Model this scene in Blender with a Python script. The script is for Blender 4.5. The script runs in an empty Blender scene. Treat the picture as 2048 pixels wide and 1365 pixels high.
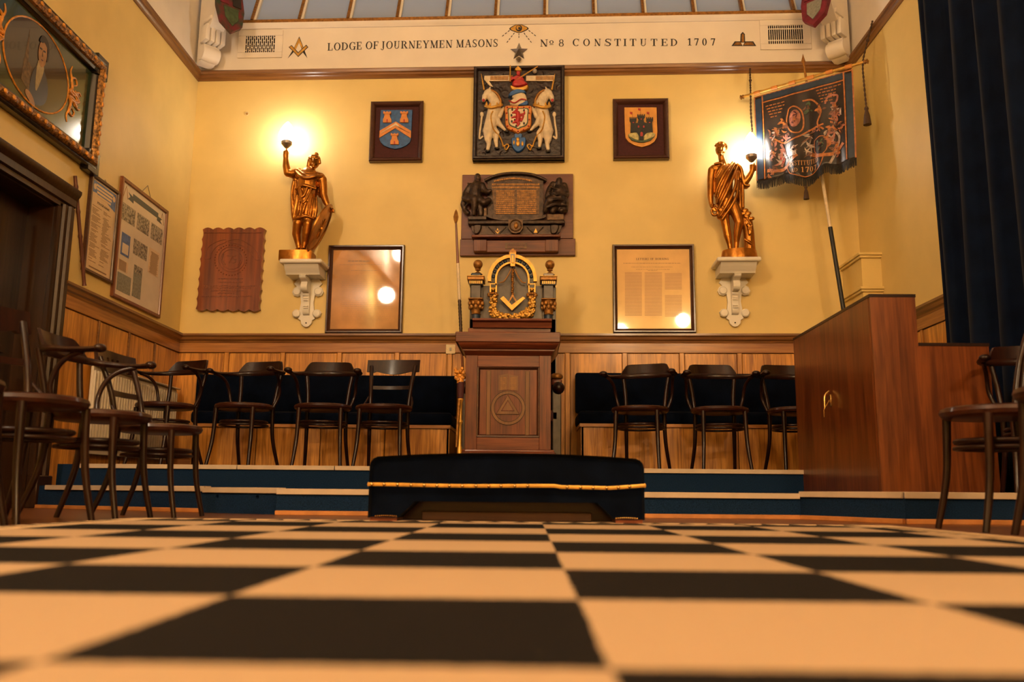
import bpy, bmesh, math, random
from mathutils import Vector, Matrix
random.seed(7)
S = bpy.context.scene
C = S.collection
PI = math.pi
# ---------------------------------------------------------------- camera
F, CX, CY, HC = 1750.0, 1024.0, 682.5, 0.122
ROLL, VPX, VPY = 0.006, 1056.0, 986.0
_d = Vector((VPX - CX, -(VPY - CY), -F)).normalized()
_u = Vector((math.sin(ROLL), math.cos(ROLL), 0)); _u = (_u - _d * _u.dot(_d)).normalized()
_r = _d.cross(_u)
RM = Matrix((_r, _d, _u))                       # camera axes -> world axes
CAM = Vector((0, 0, HC))
cam = bpy.data.cameras.new('camera'); co = bpy.data.objects.new('camera', cam); C.objects.link(co)
cam.sensor_width = 36; cam.lens = F / 2048 * 36; cam.clip_start = 0.02; cam.clip_end = 60
co.matrix_world = Matrix.Translation(CAM) @ RM.to_4x4()
cam.dof.use_dof = True; cam.dof.focus_distance = 6.8; cam.dof.aperture_fstop = 2.6
S.camera = co
# ---------------------------------------------------------------- world, exposure
w = bpy.data.worlds.new('dusk'); S.world = w; w.use_nodes = True
w.node_tree.nodes['Background'].inputs[0].default_value = (0.36, 0.41, 0.46, 1)
w.node_tree.nodes['Background'].inputs[1].default_value = 0.9
vs = S.view_settings
vs.view_transform = 'Standard'; vs.look = 'None'; vs.gamma = 1; vs.use_curve_mapping = False
vs.exposure = 1.0
LAMP = 26.0          # statue torches
ROOM = 112.0         # watts of each room lamp behind the camera; the glass of the two documents mirrors them
WARM = (1.0, 0.785, 0.55)
# room lamps behind the camera, where their reflections in the framed documents place them
for _n, _p, _k in (('lamp_door_wall_offscreen', (-2.85, -0.3, 4.4), 1.0), ('lamp_door_wall_low_offscreen', (-2.85, 0.7, 3.4), 0.7), ('lamp_curtain_wall_offscreen', (2.6, -3.7, 3.8), 1.2), ('lamp_far_end_offscreen', (1.28, -3.8, 3.6), 1.2)):
    _l = bpy.data.lights.new(_n, 'POINT'); _l.energy = ROOM * _k; _l.color = WARM; _l.shadow_soft_size = 0.13
    _o = bpy.data.objects.new(_n, _l); C.objects.link(_o); _o.location = _p
# ---------------------------------------------------------------- photo pixel -> place
def ray(x, y): return RM @ Vector(((x - CX) / F, -(y - CY) / F, -1))
def hit(x, y, n, p0):
    d = ray(x, y); return CAM + d * ((p0 - CAM).dot(n) / d.dot(n))
SK = math.radians(1.8); YB = 7.5
NB = Vector((-math.sin(SK), -math.cos(SK), 0)); EX = Vector((math.cos(SK), -math.sin(SK), 0))
def back(x, y, off=0.0): return hit(x, y, NB, Vector((0, YB, 0)) + NB * off)
def aty(x, y, Y): return hit(x, y, Vector((0, 1, 0)), Vector((0, Y, 0)))
def atx(x, y, X): return hit(x, y, Vector((1, 0, 0)), Vector((X, 0, 0)))
def atz(x, y, Z): return hit(x, y, Vector((0, 0, 1)), Vector((0, 0, Z)))
XL, XR = -3.11, 2.87
def yb(x): return YB - math.tan(SK) * x          # back wall's y at x
class Tr:
    """turns coordinates of an enlarged crop of the photo into metres on a plane of the room"""
    def __init__(s, x0, y0, sc, kind, val, ax, ay):
        s.x0, s.y0, s.sc, s.kind, s.val = x0, y0, sc, kind, val
        s.o = s.at(ax, ay)
        s.ex = {'back': EX, 'y': Vector((1, 0, 0)), 'x': Vector((0, 1, 0))}[kind]
    def at(s, px, py):
        return back(px, py, s.val) if s.kind == 'back' else aty(px, py, s.val) if s.kind == 'y' else atx(px, py, s.val)
    def __call__(s, zx, zy):
        p = s.at(s.x0 + zx / s.sc, s.y0 + zy / s.sc) - s.o
        return (p.dot(s.ex), p.z)
    def L(s, pts): return [s(*p) for p in pts]
    def m(s): return (s(100, 500)[0] - s(0, 500)[0]) / 100.0
# ---------------------------------------------------------------- materials
M = {}
def newmat(name):
    m = bpy.data.materials.new(name); m.use_nodes = True
    return m, m.node_tree, m.node_tree.nodes['Principled BSDF']
def mat(name, col, rough=0.5, metal=0.0, spec=0.5, noise=0.0, nscale=20, bump=0.0, bscale=80, coat=0.0, sheen=0.0, emit=0.0, col2=None):
    m, nt, b = newmat(name)
    b.inputs['Roughness'].default_value = rough; b.inputs['Metallic'].default_value = metal
    b.inputs['Specular IOR Level'].default_value = spec
    b.inputs['Coat Weight'].default_value = coat
    b.inputs['Sheen Weight'].default_value = sheen
    b.inputs['Base Color'].default_value = (*col, 1)
    tc = nt.nodes.new('ShaderNodeTexCoord')
    if noise > 0 or col2:
        n = nt.nodes.new('ShaderNodeTexNoise'); n.inputs['Scale'].default_value = nscale; n.inputs['Detail'].default_value = 5
        nt.links.new(tc.outputs['Object'], n.inputs['Vector'])
        r = nt.nodes.new('ShaderNodeValToRGB')
        a = col; c2 = col2 or tuple(min(1, c * (1 + noise)) for c in col); a = col if col2 else tuple(c * (1 - noise) for c in col)
        r.color_ramp.elements[0].position = 0.35; r.color_ramp.elements[1].position = 0.65
        r.color_ramp.elements[0].color = (*a, 1); r.color_ramp.elements[1].color = (*c2, 1)
        nt.links.new(n.outputs['Fac'], r.inputs['Fac']); nt.links.new(r.outputs['Color'], b.inputs['Base Color'])
    if bump > 0:
        n = nt.nodes.new('ShaderNodeTexNoise'); n.inputs['Scale'].default_value = bscale; n.inputs['Detail'].default_value = 6
        nt.links.new(tc.outputs['Object'], n.inputs['Vector'])
        bp = nt.nodes.new('ShaderNodeBump'); bp.inputs['Strength'].default_value = bump; bp.inputs['Distance'].default_value = 0.01
        nt.links.new(n.outputs['Fac'], bp.inputs['Height']); nt.links.new(bp.outputs['Normal'], b.inputs['Normal'])
    if emit:
        b.inputs['Emission Color'].default_value = (*col, 1); b.inputs['Emission Strength'].default_value = emit
    M[name] = m; return m
def wood(name, dark, light, axis=2, fine=60, rough=0.4, coat=0.15, figure=0.0, spec=0.4):
    m, nt, b = newmat(name)
    b.inputs['Roughness'].default_value = rough; b.inputs['Coat Weight'].default_value = coat; b.inputs['Coat Roughness'].default_value = 0.15; b.inputs['Specular IOR Level'].default_value = spec
    tc = nt.nodes.new('ShaderNodeTexCoord'); oi = nt.nodes.new('ShaderNodeObjectInfo')
    ad = nt.nodes.new('ShaderNodeVectorMath'); ad.operation = 'MULTIPLY_ADD'
    cmb = nt.nodes.new('ShaderNodeCombineXYZ')
    for i in range(3): nt.links.new(oi.outputs['Random'], cmb.inputs[i])
    ad.inputs[1].default_value = (7, 9, 5)
    nt.links.new(cmb.outputs[0], ad.inputs[0]); nt.links.new(tc.outputs['Object'], ad.inputs[2])
    def nz(sc, stretch, det):
        mp = nt.nodes.new('ShaderNodeMapping'); s = [sc] * 3; s[axis] = sc / stretch
        mp.inputs['Scale'].default_value = s
        n = nt.nodes.new('ShaderNodeTexNoise'); n.inputs['Scale'].default_value = 1; n.inputs['Detail'].default_value = det; n.inputs['Distortion'].default_value = figure
        nt.links.new(ad.outputs[0], mp.inputs[0]); nt.links.new(mp.outputs[0], n.inputs['Vector']); return n
    a = nz(fine, 22, 4); c = nz(fine / 6, 7, 3)
    mx = nt.nodes.new('ShaderNodeMix'); mx.inputs[0].default_value = 0.5
    nt.links.new(a.outputs['Fac'], mx.inputs[2]); nt.links.new(c.outputs['Fac'], mx.inputs[3])
    r = nt.nodes.new('ShaderNodeValToRGB'); r.color_ramp.elements[0].position = 0.38; r.color_ramp.elements[1].position = 0.62
    r.color_ramp.elements[0].color = (*dark, 1); r.color_ramp.elements[1].color = (*light, 1)
    nt.links.new(mx.outputs[0], r.inputs['Fac']); nt.links.new(r.outputs['Color'], b.inputs['Base Color'])
    bp = nt.nodes.new('ShaderNodeBump'); bp.inputs['Strength'].default_value = 0.12; bp.inputs['Distance'].default_value = 0.004
    nt.links.new(a.outputs['Fac'], bp.inputs['Height']); nt.links.new(bp.outputs['Normal'], b.inputs['Normal'])
    M[name] = m; return m
mat('wall_plaster', (0.74, 0.55, 0.20), 0.55, noise=0.05, nscale=2.5, bump=0.06, bscale=120)
mat('white_plaster', (0.8, 0.72, 0.62), 0.55, noise=0.03, nscale=4, bump=0.04, bscale=60)
mat('white_paint', (0.8, 0.74, 0.62), 0.4)
wood('oak', (0.30, 0.105, 0.015), (0.74, 0.33, 0.056), 2, 42, 0.38, 0.25, 1.6)
wood('oak_h', (0.26, 0.09, 0.016), (0.46, 0.19, 0.04), 0, 55, 0.38, 0.25)
wood('trim_wood', (0.14, 0.052, 0.012), (0.27, 0.115, 0.028), 0, 60, 0.35, 0.3)
wood('trim_wood_y', (0.14, 0.052, 0.012), (0.27, 0.115, 0.028), 0, 60, 0.35, 0.3)
wood('door_wood', (0.018, 0.0065, 0.002), (0.04, 0.015, 0.005), 2, 40, 0.4, 0.3, 0.0, 0.25)
wood('mahogany', (0.075, 0.0145, 0.004), (0.185, 0.042, 0.011), 2, 90, 0.38, 0.2)
wood('mahogany_h', (0.075, 0.0145, 0.004), (0.185, 0.042, 0.011), 0, 90, 0.38, 0.2)
wood('inlay_wood', (0.13, 0.05, 0.013), (0.2, 0.085, 0.024), 2, 70, 0.45, 0.1)
wood('veneer', (0.075, 0.016, 0.003), (0.19, 0.05, 0.010), 2, 48, 0.3, 0.3, 1.2)
wood('chair_wood', (0.010, 0.0024, 0.0012), (0.023, 0.0055, 0.0022), 2, 50, 0.42, 0.3, 0.0, 0.2)
wood('chair_seat', (0.02, 0.0045, 0.0018), (0.048, 0.011, 0.004), 0, 50, 0.42, 0.3, 0.0, 0.2)
wood('frame_dark', (0.045, 0.014, 0.008), (0.075, 0.026, 0.013), 0, 60, 0.3, 0.4)
wood('frame_red', (0.16, 0.05, 0.018), (0.24, 0.08, 0.03), 2, 60, 0.35, 0.3)
wood('carved_wood', (0.085, 0.016, 0.005), (0.30, 0.075, 0.018), 2, 26, 0.3, 0.4)
wood('plaque_wood', (0.09, 0.018, 0.007), (0.155, 0.036, 0.013), 0, 50, 0.4, 0.2)
wood('floor_wood', (0.10, 0.032, 0.009), (0.2, 0.07, 0.02), 0, 30, 0.3, 0.2)
wood('bamboo', (0.07, 0.016, 0.007), (0.13, 0.034, 0.014), 2, 60, 0.4, 0.2)
mat('plaque_velvet', (0.055, 0.011, 0.012), 0.9, noise=0.2, nscale=60, sheen=0.2)
mat('navy_velvet', (0.0018, 0.0036, 0.010), 0.95, spec=0.05, noise=0.3, nscale=9, bump=0.2, bscale=300, sheen=0.03)
mat('curtain_velvet', (0.0028, 0.0065, 0.02), 0.9, spec=0.06, noise=0.25, nscale=6, sheen=0.05)
mat('blue_carpet', (0.0075, 0.023, 0.062), 0.95, spec=0.1, noise=0.5, nscale=260, bump=0.5, bscale=400)
mat('nosing', (0.52, 0.40, 0.28), 0.5, noise=0.06, nscale=10)
mat('skirting_pine', (0.5, 0.2, 0.055), 0.4, noise=0.15, nscale=12)
mat('gold_paint', (0.62, 0.33, 0.055), 0.38, metal=0.45, noise=0.15, nscale=30)
mat('gold_dark', (0.30, 0.13, 0.022), 0.42, metal=0.5, noise=0.3, nscale=40, bump=0.2, bscale=60)
mat('statue_bronze', (0.40, 0.155, 0.022), 0.3, metal=0.88, noise=0.25, nscale=14, bump=0.15, bscale=50)
mat('dark_bronze', (0.045, 0.026, 0.016), 0.38, metal=0.5, noise=0.5, nscale=25, bump=0.3, bscale=60)
mat('tablet_bronze', (0.10, 0.05, 0.018), 0.45, metal=0.4, noise=0.4, nscale=40)
mat('brass', (0.65, 0.4, 0.13), 0.25, metal=0.9)
mat('black_paint', (0.012, 0.011, 0.01), 0.5)
mat('letter_black', (0.02, 0.016, 0.014), 0.6)
mat('grey_panel', (0.085, 0.065, 0.05), 0.35, noise=0.3, nscale=12)
mat('pale_grey', (0.35, 0.3, 0.24), 0.4)
mat('shield_blue', (0.022, 0.10, 0.30), 0.5, noise=0.3, nscale=30)
mat('tower_orange', (0.62, 0.22, 0.03), 0.5, noise=0.1, nscale=30)
mat('shield_gold', (0.68, 0.30, 0.045), 0.5, noise=0.08, nscale=20)
mat('castle_black', (0.016, 0.017, 0.016), 0.6, bump=0.4, bscale=120)
mat('red_paint', (0.42, 0.02, 0.018), 0.45, noise=0.2, nscale=40)
mat('cream_paint', (0.68, 0.55, 0.36), 0.45, noise=0.12, nscale=25)
mat('green_paint', (0.05, 0.085, 0.035), 0.5, noise=0.3, nscale=30)
mat('rock_paint', (0.5, 0.42, 0.16), 0.5, noise=0.35, nscale=40)
mat('arms_ground', (0.018, 0.0065, 0.0045), 0.42, noise=0.4, nscale=30, bump=0.8, bscale=26)
mat('maroon', (0.05, 0.006, 0.01), 0.7)
mat('rope_dark', (0.06, 0.03, 0.014), 0.8)
mat('rope_gold', (0.35, 0.16, 0.04), 0.7)
mat('paper_aged', (0.7, 0.42, 0.17), 0.6, noise=0.08, nscale=5, spec=0.2, coat=0.9)
mat('paper_brown', (0.5, 0.24, 0.08), 0.6, noise=0.2, nscale=4, spec=0.2, coat=1.0)
mat('paper_cream', (0.68, 0.5, 0.3), 0.3, noise=0.05, nscale=8, coat=0.3)
mat('paper_white', (0.66, 0.56, 0.42), 0.3, noise=0.04, nscale=8, coat=0.3)
mat('paper_grey', (0.24, 0.24, 0.2), 0.5, noise=0.2, nscale=60)
mat('ink', (0.05, 0.035, 0.03), 0.6)
mat('ink_faint', (0.42, 0.22, 0.085), 0.4)
mat('ink_brown', (0.28, 0.16, 0.08), 0.5)
mat('print_blue', (0.08, 0.15, 0.36), 0.4, noise=0.2, nscale=40)
mat('print_dark', (0.07, 0.085, 0.075), 0.5)
mat('photo_bw', (0.03, 0.026, 0.02), 0.35, nscale=55, col2=(0.5, 0.43, 0.32), noise=0.1)
mat('canvas_green', (0.02, 0.045, 0.02), 0.14, noise=0.2, nscale=8, coat=0.5)
mat('canvas_dark', (0.016, 0.012, 0.008), 0.16, noise=0.4, nscale=8, coat=0.5)
mat('paint_skin', (0.34, 0.17, 0.07), 0.25, noise=0.15, nscale=20)
mat('paint_cloth', (0.34, 0.26, 0.14), 0.25, noise=0.15, nscale=20)
mat('paint_stone', (0.1, 0.055, 0.02), 0.25, noise=0.4, nscale=40)
mat('hair_dark', (0.02, 0.013, 0.008), 0.4)
mat('gilt_scroll', (0.62, 0.25, 0.03), 0.35, noise=0.3, nscale=30)
mat('ebony', (0.012, 0.009, 0.007), 0.25, coat=0.3)
mat('gilt_carved', (0.3, 0.14, 0.03), 0.4, metal=0.4, noise=0.7, nscale=60, bump=0.9, bscale=70)
mat('radiator_white', (0.6, 0.52, 0.4), 0.4)
mat('plastic_cream', (0.72, 0.55, 0.28), 0.35)
mat('steel', (0.25, 0.22, 0.2), 0.35, metal=0.8)
mat('banner_cloth', (0.014, 0.009, 0.006), 0.36, noise=0.5, nscale=7, spec=0.45, sheen=0.04, col2=(0.032, 0.019, 0.013))
mat('banner_blue', (0.012, 0.028, 0.055), 0.4, noise=0.2, nscale=20)
mat('banner_gold', (0.4, 0.13, 0.025), 0.45, noise=0.3, nscale=40)
mat('banner_pink', (0.34, 0.12, 0.075), 0.4, noise=0.4, nscale=30)
mat('banner_pale', (0.4, 0.3, 0.24), 0.4, noise=0.4, nscale=30)
mat('fringe', (0.02, 0.016, 0.012), 0.6, noise=0.5, nscale=80)
mat('tartan_red', (0.16, 0.014, 0.022), 0.6, nscale=14, col2=(0.02, 0.05, 0.025), noise=0.1)
mat('tartan_red2', (0.16, 0.012, 0.025), 0.6, noise=0.3, nscale=20)
mat('lamp_collar', (0.3, 0.24, 0.18), 0.25, metal=0.6)
mat('vent_black', (0.01, 0.009, 0.008), 0.8)
mat('globe_glass', (1.0, 0.93, 0.84), 0.3, emit=LAMP)
def glass_pane():
    m, nt, b = newmat('frosted_glass')
    b.inputs['Base Color'].default_value = (0.42, 0.47, 0.54, 1); b.inputs['Roughness'].default_value = 0.35
    tl = nt.nodes.new('ShaderNodeBsdfTranslucent'); tl.inputs[0].default_value = (0.75, 0.8, 0.88, 1)
    mx = nt.nodes.new('ShaderNodeMixShader'); mx.inputs[0].default_value = 0.4
    out = nt.nodes['Material Output']
    nt.links.new(b.outputs[0], mx.inputs[1]); nt.links.new(tl.outputs[0], mx.inputs[2]); nt.links.new(mx.outputs[0], out.inputs[0])
    M['frosted_glass'] = m
glass_pane()
def pearl_globe(): pass
# checkered carpet: colour pattern woven flat into it
CK0 = atz(1222, 1339, 0.01); CKS = 0.374
def checker_mat():
    m, nt, b = newmat('checker_carpet')
    b.inputs['Roughness'].default_value = 0.95; b.inputs['Specular IOR Level'].default_value = 0.1
    N = nt.nodes.new; Lk = nt.links.new
    tc = N('ShaderNodeTexCoord'); nz = N('ShaderNodeTexNoise'); nz.inputs['Scale'].default_value = 60; nz.inputs['Detail'].default_value = 3
    Lk(tc.outputs['Object'], nz.inputs['Vector'])
    sub = N('ShaderNodeVectorMath'); sub.operation = 'MULTIPLY_ADD'; sub.inputs[1].default_value = (0.009, 0.009, 0); 
    Lk(nz.outputs['Color'], sub.inputs[0]); Lk(tc.outputs['Object'], sub.inputs[2])
    ck = N('ShaderNodeTexChecker'); ck.inputs['Scale'].default_value = 1 / CKS
    mp = N('ShaderNodeMapping'); mp.inputs['Location'].default_value = (-CK0.x - 0.0045, -CK0.y - 0.0045, 0.1)
    Lk(sub.outputs[0], mp.inputs[0]); Lk(mp.outputs[0], ck.inputs['Vector'])
    ck.inputs['Color1'].default_value = (0.0075, 0.006, 0.0065, 1); ck.inputs['Color2'].default_value = (0.44, 0.305, 0.19, 1)
    n2 = N('ShaderNodeTexNoise'); n2.inputs['Scale'].default_value = 300; n2.inputs['Detail'].default_value = 2
    Lk(tc.outputs['Object'], n2.inputs['Vector'])
    mul = N('ShaderNodeMix'); mul.data_type = 'RGBA'; mul.blend_type = 'MULTIPLY'; mul.inputs[0].default_value = 0.25
    Lk(ck.outputs['Color'], mul.inputs[6]); Lk(n2.outputs['Color'], mul.inputs[7])
    Lk(mul.outputs[2], b.inputs['Base Color'])
    bp = N('ShaderNodeBump'); bp.inputs['Strength'].default_value = 0.5; bp.inputs['Distance'].default_value = 0.003
    Lk(n2.outputs['Fac'], bp.inputs['Height']); Lk(bp.outputs['Normal'], b.inputs['Normal'])
    M['checker_carpet'] = m
checker_mat()
# ---------------------------------------------------------------- mesh kit
def cr(pts, n=6, closed=False):
    """Catmull-Rom through points (tuples of any length)"""
    P = [tuple(p) for p in pts]; k = len(P); out = []
    for i in range(k if closed else k - 1):
        g = (lambda j: P[j % k]) if closed else (lambda j: P[max(0, min(k - 1, j))])
        a, b, c, d = g(i - 1), g(i), g(i + 1), g(i + 2)
        for s in range(n):
            t = s / n
            out.append(tuple(0.5 * (2 * b[q] + (c[q] - a[q]) * t + (2 * a[q] - 5 * b[q] + 4 * c[q] - d[q]) * t * t + (3 * b[q] - a[q] - 3 * c[q] + d[q]) * t ** 3) for q in range(len(b))))
    if not closed: out.append(P[-1])
    return out
class MB:
    def __init__(s): s.bm = bmesh.new()
    def face(s, vs):
        try: return s.bm.faces.new(vs)
        except ValueError: return None
    def box(s, x0, x1, y0, y1, z0, z1, bev=0.0, seg=1):
        bm = s.bm
        v = [bm.verts.new((x, y, z)) for x in (x0, x1) for y in (y0, y1) for z in (z0, z1)]
        fs = [bm.faces.new([v[i] for i in q]) for q in ((0, 1, 3, 2), (4, 6, 7, 5), (0, 4, 5, 1), (2, 3, 7, 6), (0, 2, 6, 4), (1, 5, 7, 3))]
        if bev:
            es = set(e for f in fs for e in f.edges)
            bmesh.ops.bevel(bm, geom=list(es), offset=bev, segments=seg, affect='EDGES', profile=0.5)
        return s
    def prism(s, pts, d0, d1, plane='xz'):
        """polygon of (a,b) pushed from d0 to d1 along the third axis"""
        def P(a, b, d): return (a, d, b) if plane == 'xz' else (a, b, d) if plane == 'xy' else (d, a, b)
        bm = s.bm; A = [bm.verts.new(P(a, b, d0)) for a, b in pts]; B = [bm.verts.new(P(a, b, d1)) for a, b in pts]
        s.face(A); s.face(B[::-1]); n = len(pts)
        for i in range(n): s.face([A[i], A[(i + 1) % n], B[(i + 1) % n], B[i]])
        return s
    def cushion(s, pts, d0, d1, inset=0.3, plane='xz'):
        """polygon whose front edge is rounded off"""
        cxm = sum(p[0] for p in pts) / len(pts); czm = sum(p[1] for p in pts) / len(pts)
        def P(a, b, d): return (a, d, b) if plane == 'xz' else (a, b, d)
        R = []
        for k, t in ((0, d0), (0, d0 + (d1 - d0) * 0.5), (inset * 0.35, d0 + (d1 - d0) * 0.85), (inset, d1)):
            R.append([s.bm.verts.new(P(a + (cxm - a) * k, b + (czm - b) * k, t)) for a, b in pts])
        n = len(pts); s.face(R[0]); s.face(R[-1][::-1])
        for u, v in zip(R, R[1:]):
            for i in range(n): s.face([u[i], u[(i + 1) % n], v[(i + 1) % n], v[i]])
        return s
    def rings(s, R, closed=False, caps=True):
        V = [[s.bm.verts.new(p) for p in r] for r in R]; n = len(V[0])
        prs = list(zip(V, V[1:])) + ([(V[-1], V[0])] if closed else [])
        for u, v in prs:
            for i in range(n): s.face([u[i], u[(i + 1) % n], v[(i + 1) % n], v[i]])
        if caps and not closed: s.face(V[0][::-1]); s.face(V[-1])
        return s
    def tube(s, pts, r, seg=8, closed=False, flat=None):
        if seg >= 7: seg = max(seg, 13)
        P = [Vector(p) for p in pts]; n = len(P); R = []; up = None
        for i, p in enumerate(P):
            a = P[(i - 1) % n] if closed or i > 0 else p; b = P[(i + 1) % n] if closed or i < n - 1 else p
            t = (b - a).normalized()
            if up is None:
                up = Vector((0, 0, 1)) if abs(t.z) < 0.9 else Vector((1, 0, 0))
            x = t.cross(up)
            if x.length < 1e-5: x = t.orthogonal()
            x.normalize(); y = x.cross(t).normalized(); up = y
            rr = r[i] if isinstance(r, (list, tuple)) else r
            rx, ry = (rr, rr) if not flat else (rr * flat[0], rr * flat[1])
            R.append([p + x * math.cos(2 * PI * k / seg) * rx + y * math.sin(2 * PI * k / seg) * ry for k in range(seg)])
        return s.rings(R, closed)
    def lathe(s, prof, seg=24, c=(0, 0, 0), axis='z', sx=1.0, sy=1.0):
        R = []
        for r, z in prof:
            q = []
            for k in range(seg):
                a = 2 * PI * k / seg; u, v = math.cos(a) * max(r, 1e-4) * sx, math.sin(a) * max(r, 1e-4) * sy
                q.append((c[0] + u, c[1] + v, c[2] + z) if axis == 'z' else (c[0] + u, c[1] - z, c[2] + v) if axis == 'y' else (c[0] + z, c[1] + u, c[2] + v))
            R.append(q)
        return s.rings(R)
    def ball(s, c, rx, ry=None, rz=None, seg=10, rn=6, rot=None):
        ry = ry or rx; rz = rz or rx; R = []
        for i in range(rn + 1):
            a = -PI / 2 + PI * i / rn; q = []
            for k in range(seg):
                b = 2 * PI * k / seg; v = Vector((math.cos(a) * math.cos(b) * rx, math.cos(a) * math.sin(b) * ry, math.sin(a) * rz))
                if math.cos(a) < 1e-3: v = Vector((1e-4 * math.cos(b), 1e-4 * math.sin(b), math.copysign(rz, math.sin(a))))
                if rot: v = rot @ v
                q.append(Vector(c) + v)
            R.append(q)
        return s.rings(R)
    def cap(s, a, ra, b, rb, seg=16):
        """tapered capsule"""
        a = Vector(a); b = Vector(b); s.ball(a, ra, seg=seg, rn=9); s.ball(b, rb, seg=seg, rn=9)
        if (b - a).length > 1e-4: s.tube([a, b], [ra, rb], seg)
        return s
    def chain(s, L):
        for p, q in zip(L, L[1:]): s.cap(p[0], p[1], q[0], q[1])
        return s
    def ribbon(s, pts, wd, d0, d1):
        """flat strip of width wd along (x,z) points, between depths d0 and d1"""
        n = len(pts); A = []; 
        for i in range(n):
            a = pts[max(0, i - 1)]; b = pts[min(n - 1, i + 1)]; tx, tz = b[0] - a[0], b[1] - a[1]; l = math.hypot(tx, tz) or 1
            ww = wd[i] if isinstance(wd, (list, tuple)) else wd
            A.append((-tz / l * ww / 2, tx / l * ww / 2))
        R = []
        for (x, z), (nx, nz_) in zip(pts, A):
            R.append([(x - nx, d0, z - nz_), (x + nx, d0, z + nz_), (x + nx, d1, z + nz_), (x - nx, d1, z - nz_)])
        return s.rings(R)
    def grid(s, nu, nv, fn, thick=0.0):
        V = [[s.bm.verts.new(fn(i / nu, j / nv)) for j in range(nv + 1)] for i in range(nu + 1)]
        for i in range(nu):
            for j in range(nv): s.face([V[i][j], V[i + 1][j], V[i + 1][j + 1], V[i][j + 1]])
        return s
def finish(bm, name, material, parent=None, loc=(0, 0, 0), rot=0.0, ang=38, recalc=True):
    if recalc: bmesh.ops.recalc_face_normals(bm, faces=bm.faces[:])
    me = bpy.data.meshes.new(name); bm.to_mesh(me); bm.free()
    me.shade_smooth(); me.set_sharp_from_angle(angle=math.radians(ang))
    me.materials.append(M[material])
    o = bpy.data.objects.new(name, me); C.objects.link(o)
    if parent: o.parent = parent
    o.location = loc; o.rotation_euler = (0, 0, rot)
    return o
def obj(name, mb, material, parent=None, loc=(0, 0, 0), rot=0.0, ang=38): return finish(mb.bm, name, material, parent, loc, rot, ang)
def blob(name, mb, material, parent=None, voxel=0.006, loc=(0, 0, 0), smooth=2):
    """fuses overlapping shapes into one continuous skin"""
    o = finish(mb.bm, name, material, parent, loc)
    r = o.modifiers.new('r', 'REMESH'); r.mode = 'VOXEL'; r.voxel_size = voxel
    sm = o.modifiers.new('s', 'SMOOTH'); sm.factor = 0.5; sm.iterations = smooth
    dg = bpy.context.evaluated_depsgraph_get()
    me = bpy.data.meshes.new_from_object(o.evaluated_get(dg)); o.modifiers.clear()
    old = o.data; o.data = me; me.name = name; bpy.data.meshes.remove(old)
    me.shade_smooth()
    if not me.materials: me.materials.append(M[material])
    return o
def cut(o, mb):
    """cuts a real opening: mb is a solid in o's own space"""
    c = finish(mb.bm, 'cutter', o.data.materials[0].name, o.parent, o.location, o.rotation_euler.z)
    md = o.modifiers.new('b', 'BOOLEAN'); md.operation = 'DIFFERENCE'; md.solver = 'EXACT'; md.object = c
    bpy.context.view_layer.update(); dg = bpy.context.evaluated_depsgraph_get()
    me = bpy.data.meshes.new_from_object(o.evaluated_get(dg)); o.modifiers.clear(); o.data = me
    me.shade_smooth(); me.set_sharp_from_angle(angle=math.radians(38))
    cm = c.data; bpy.data.objects.remove(c); bpy.data.meshes.remove(cm)
    return o
def tag(o, label=None, cat=None, group=None, kind=None):
    if label: o['label'] = label
    if cat: o['category'] = cat
    if group: o['group'] = group
    if kind: o['kind'] = kind
    return o
def thing(name, label, cat, loc=(0, 0, 0), rot=0.0, group=None, kind=None):
    o = bpy.data.objects.new(name, None); C.objects.link(o); o.empty_display_size = 0.1
    o.location = loc; o.rotation_euler = (0, 0, rot)
    return tag(o, label, cat, group, kind)
def copy_tree(o, parent=None):
    c = o.copy(); C.objects.link(c)
    if parent: c.parent = parent
    for ch in [k for k in o.children]: copy_tree(ch, c)
    return c
def shared(o, parent, loc=None):
    c = o.copy(); C.objects.link(c); c.parent = parent
    if loc is not None: c.location = loc
    return c
def arcpts(cx, cz, rx, rz, a0, a1, n=16):
    return [(cx + rx * math.cos(math.radians(a0 + (a1 - a0) * i / n)), cz + rz * math.sin(math.radians(a0 + (a1 - a0) * i / n))) for i in range(n + 1)]
def bx(name, m, parent, *a, bev=0.0, seg=1): return obj(name, MB().box(*a, bev=bev, seg=seg), m, parent)
# ---------------------------------------------------------------- serif lettering (shapes drawn here, no font file)
TH, TN = 0.155, 0.05
def _R(x0, z0, x1, z1): return [(x0, z0), (x1, z0), (x1, z1), (x0, z1)]
def _stem(x, w=TH, b=True, t=True):
    o = [_R(x, 0, x + w, 1)]
    if b: o.append(_R(x - 0.08, 0, x + w + 0.08, TN))
    if t: o.append(_R(x - 0.08, 1 - TN, x + w + 0.08, 1))
    return o
def _dg(x0, z0, x1, z1, w): return [(x0, z0), (x0 + w, z0), (x1 + w, z1), (x1, z1)]
def _arc(cx, cz, rx, rz, a0, a1, th=TH, tn=TN):
    n = 14; out = []; inn = []
    for i in range(n + 1):
        a = math.radians(a0 + (a1 - a0) * i / n); c, s_ = math.cos(a), math.sin(a)
        out.append((cx + rx * c, cz + rz * s_)); inn.append((cx + (rx - th) * c, cz + (rz - tn) * s_))
    return out + inn[::-1]
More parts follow.
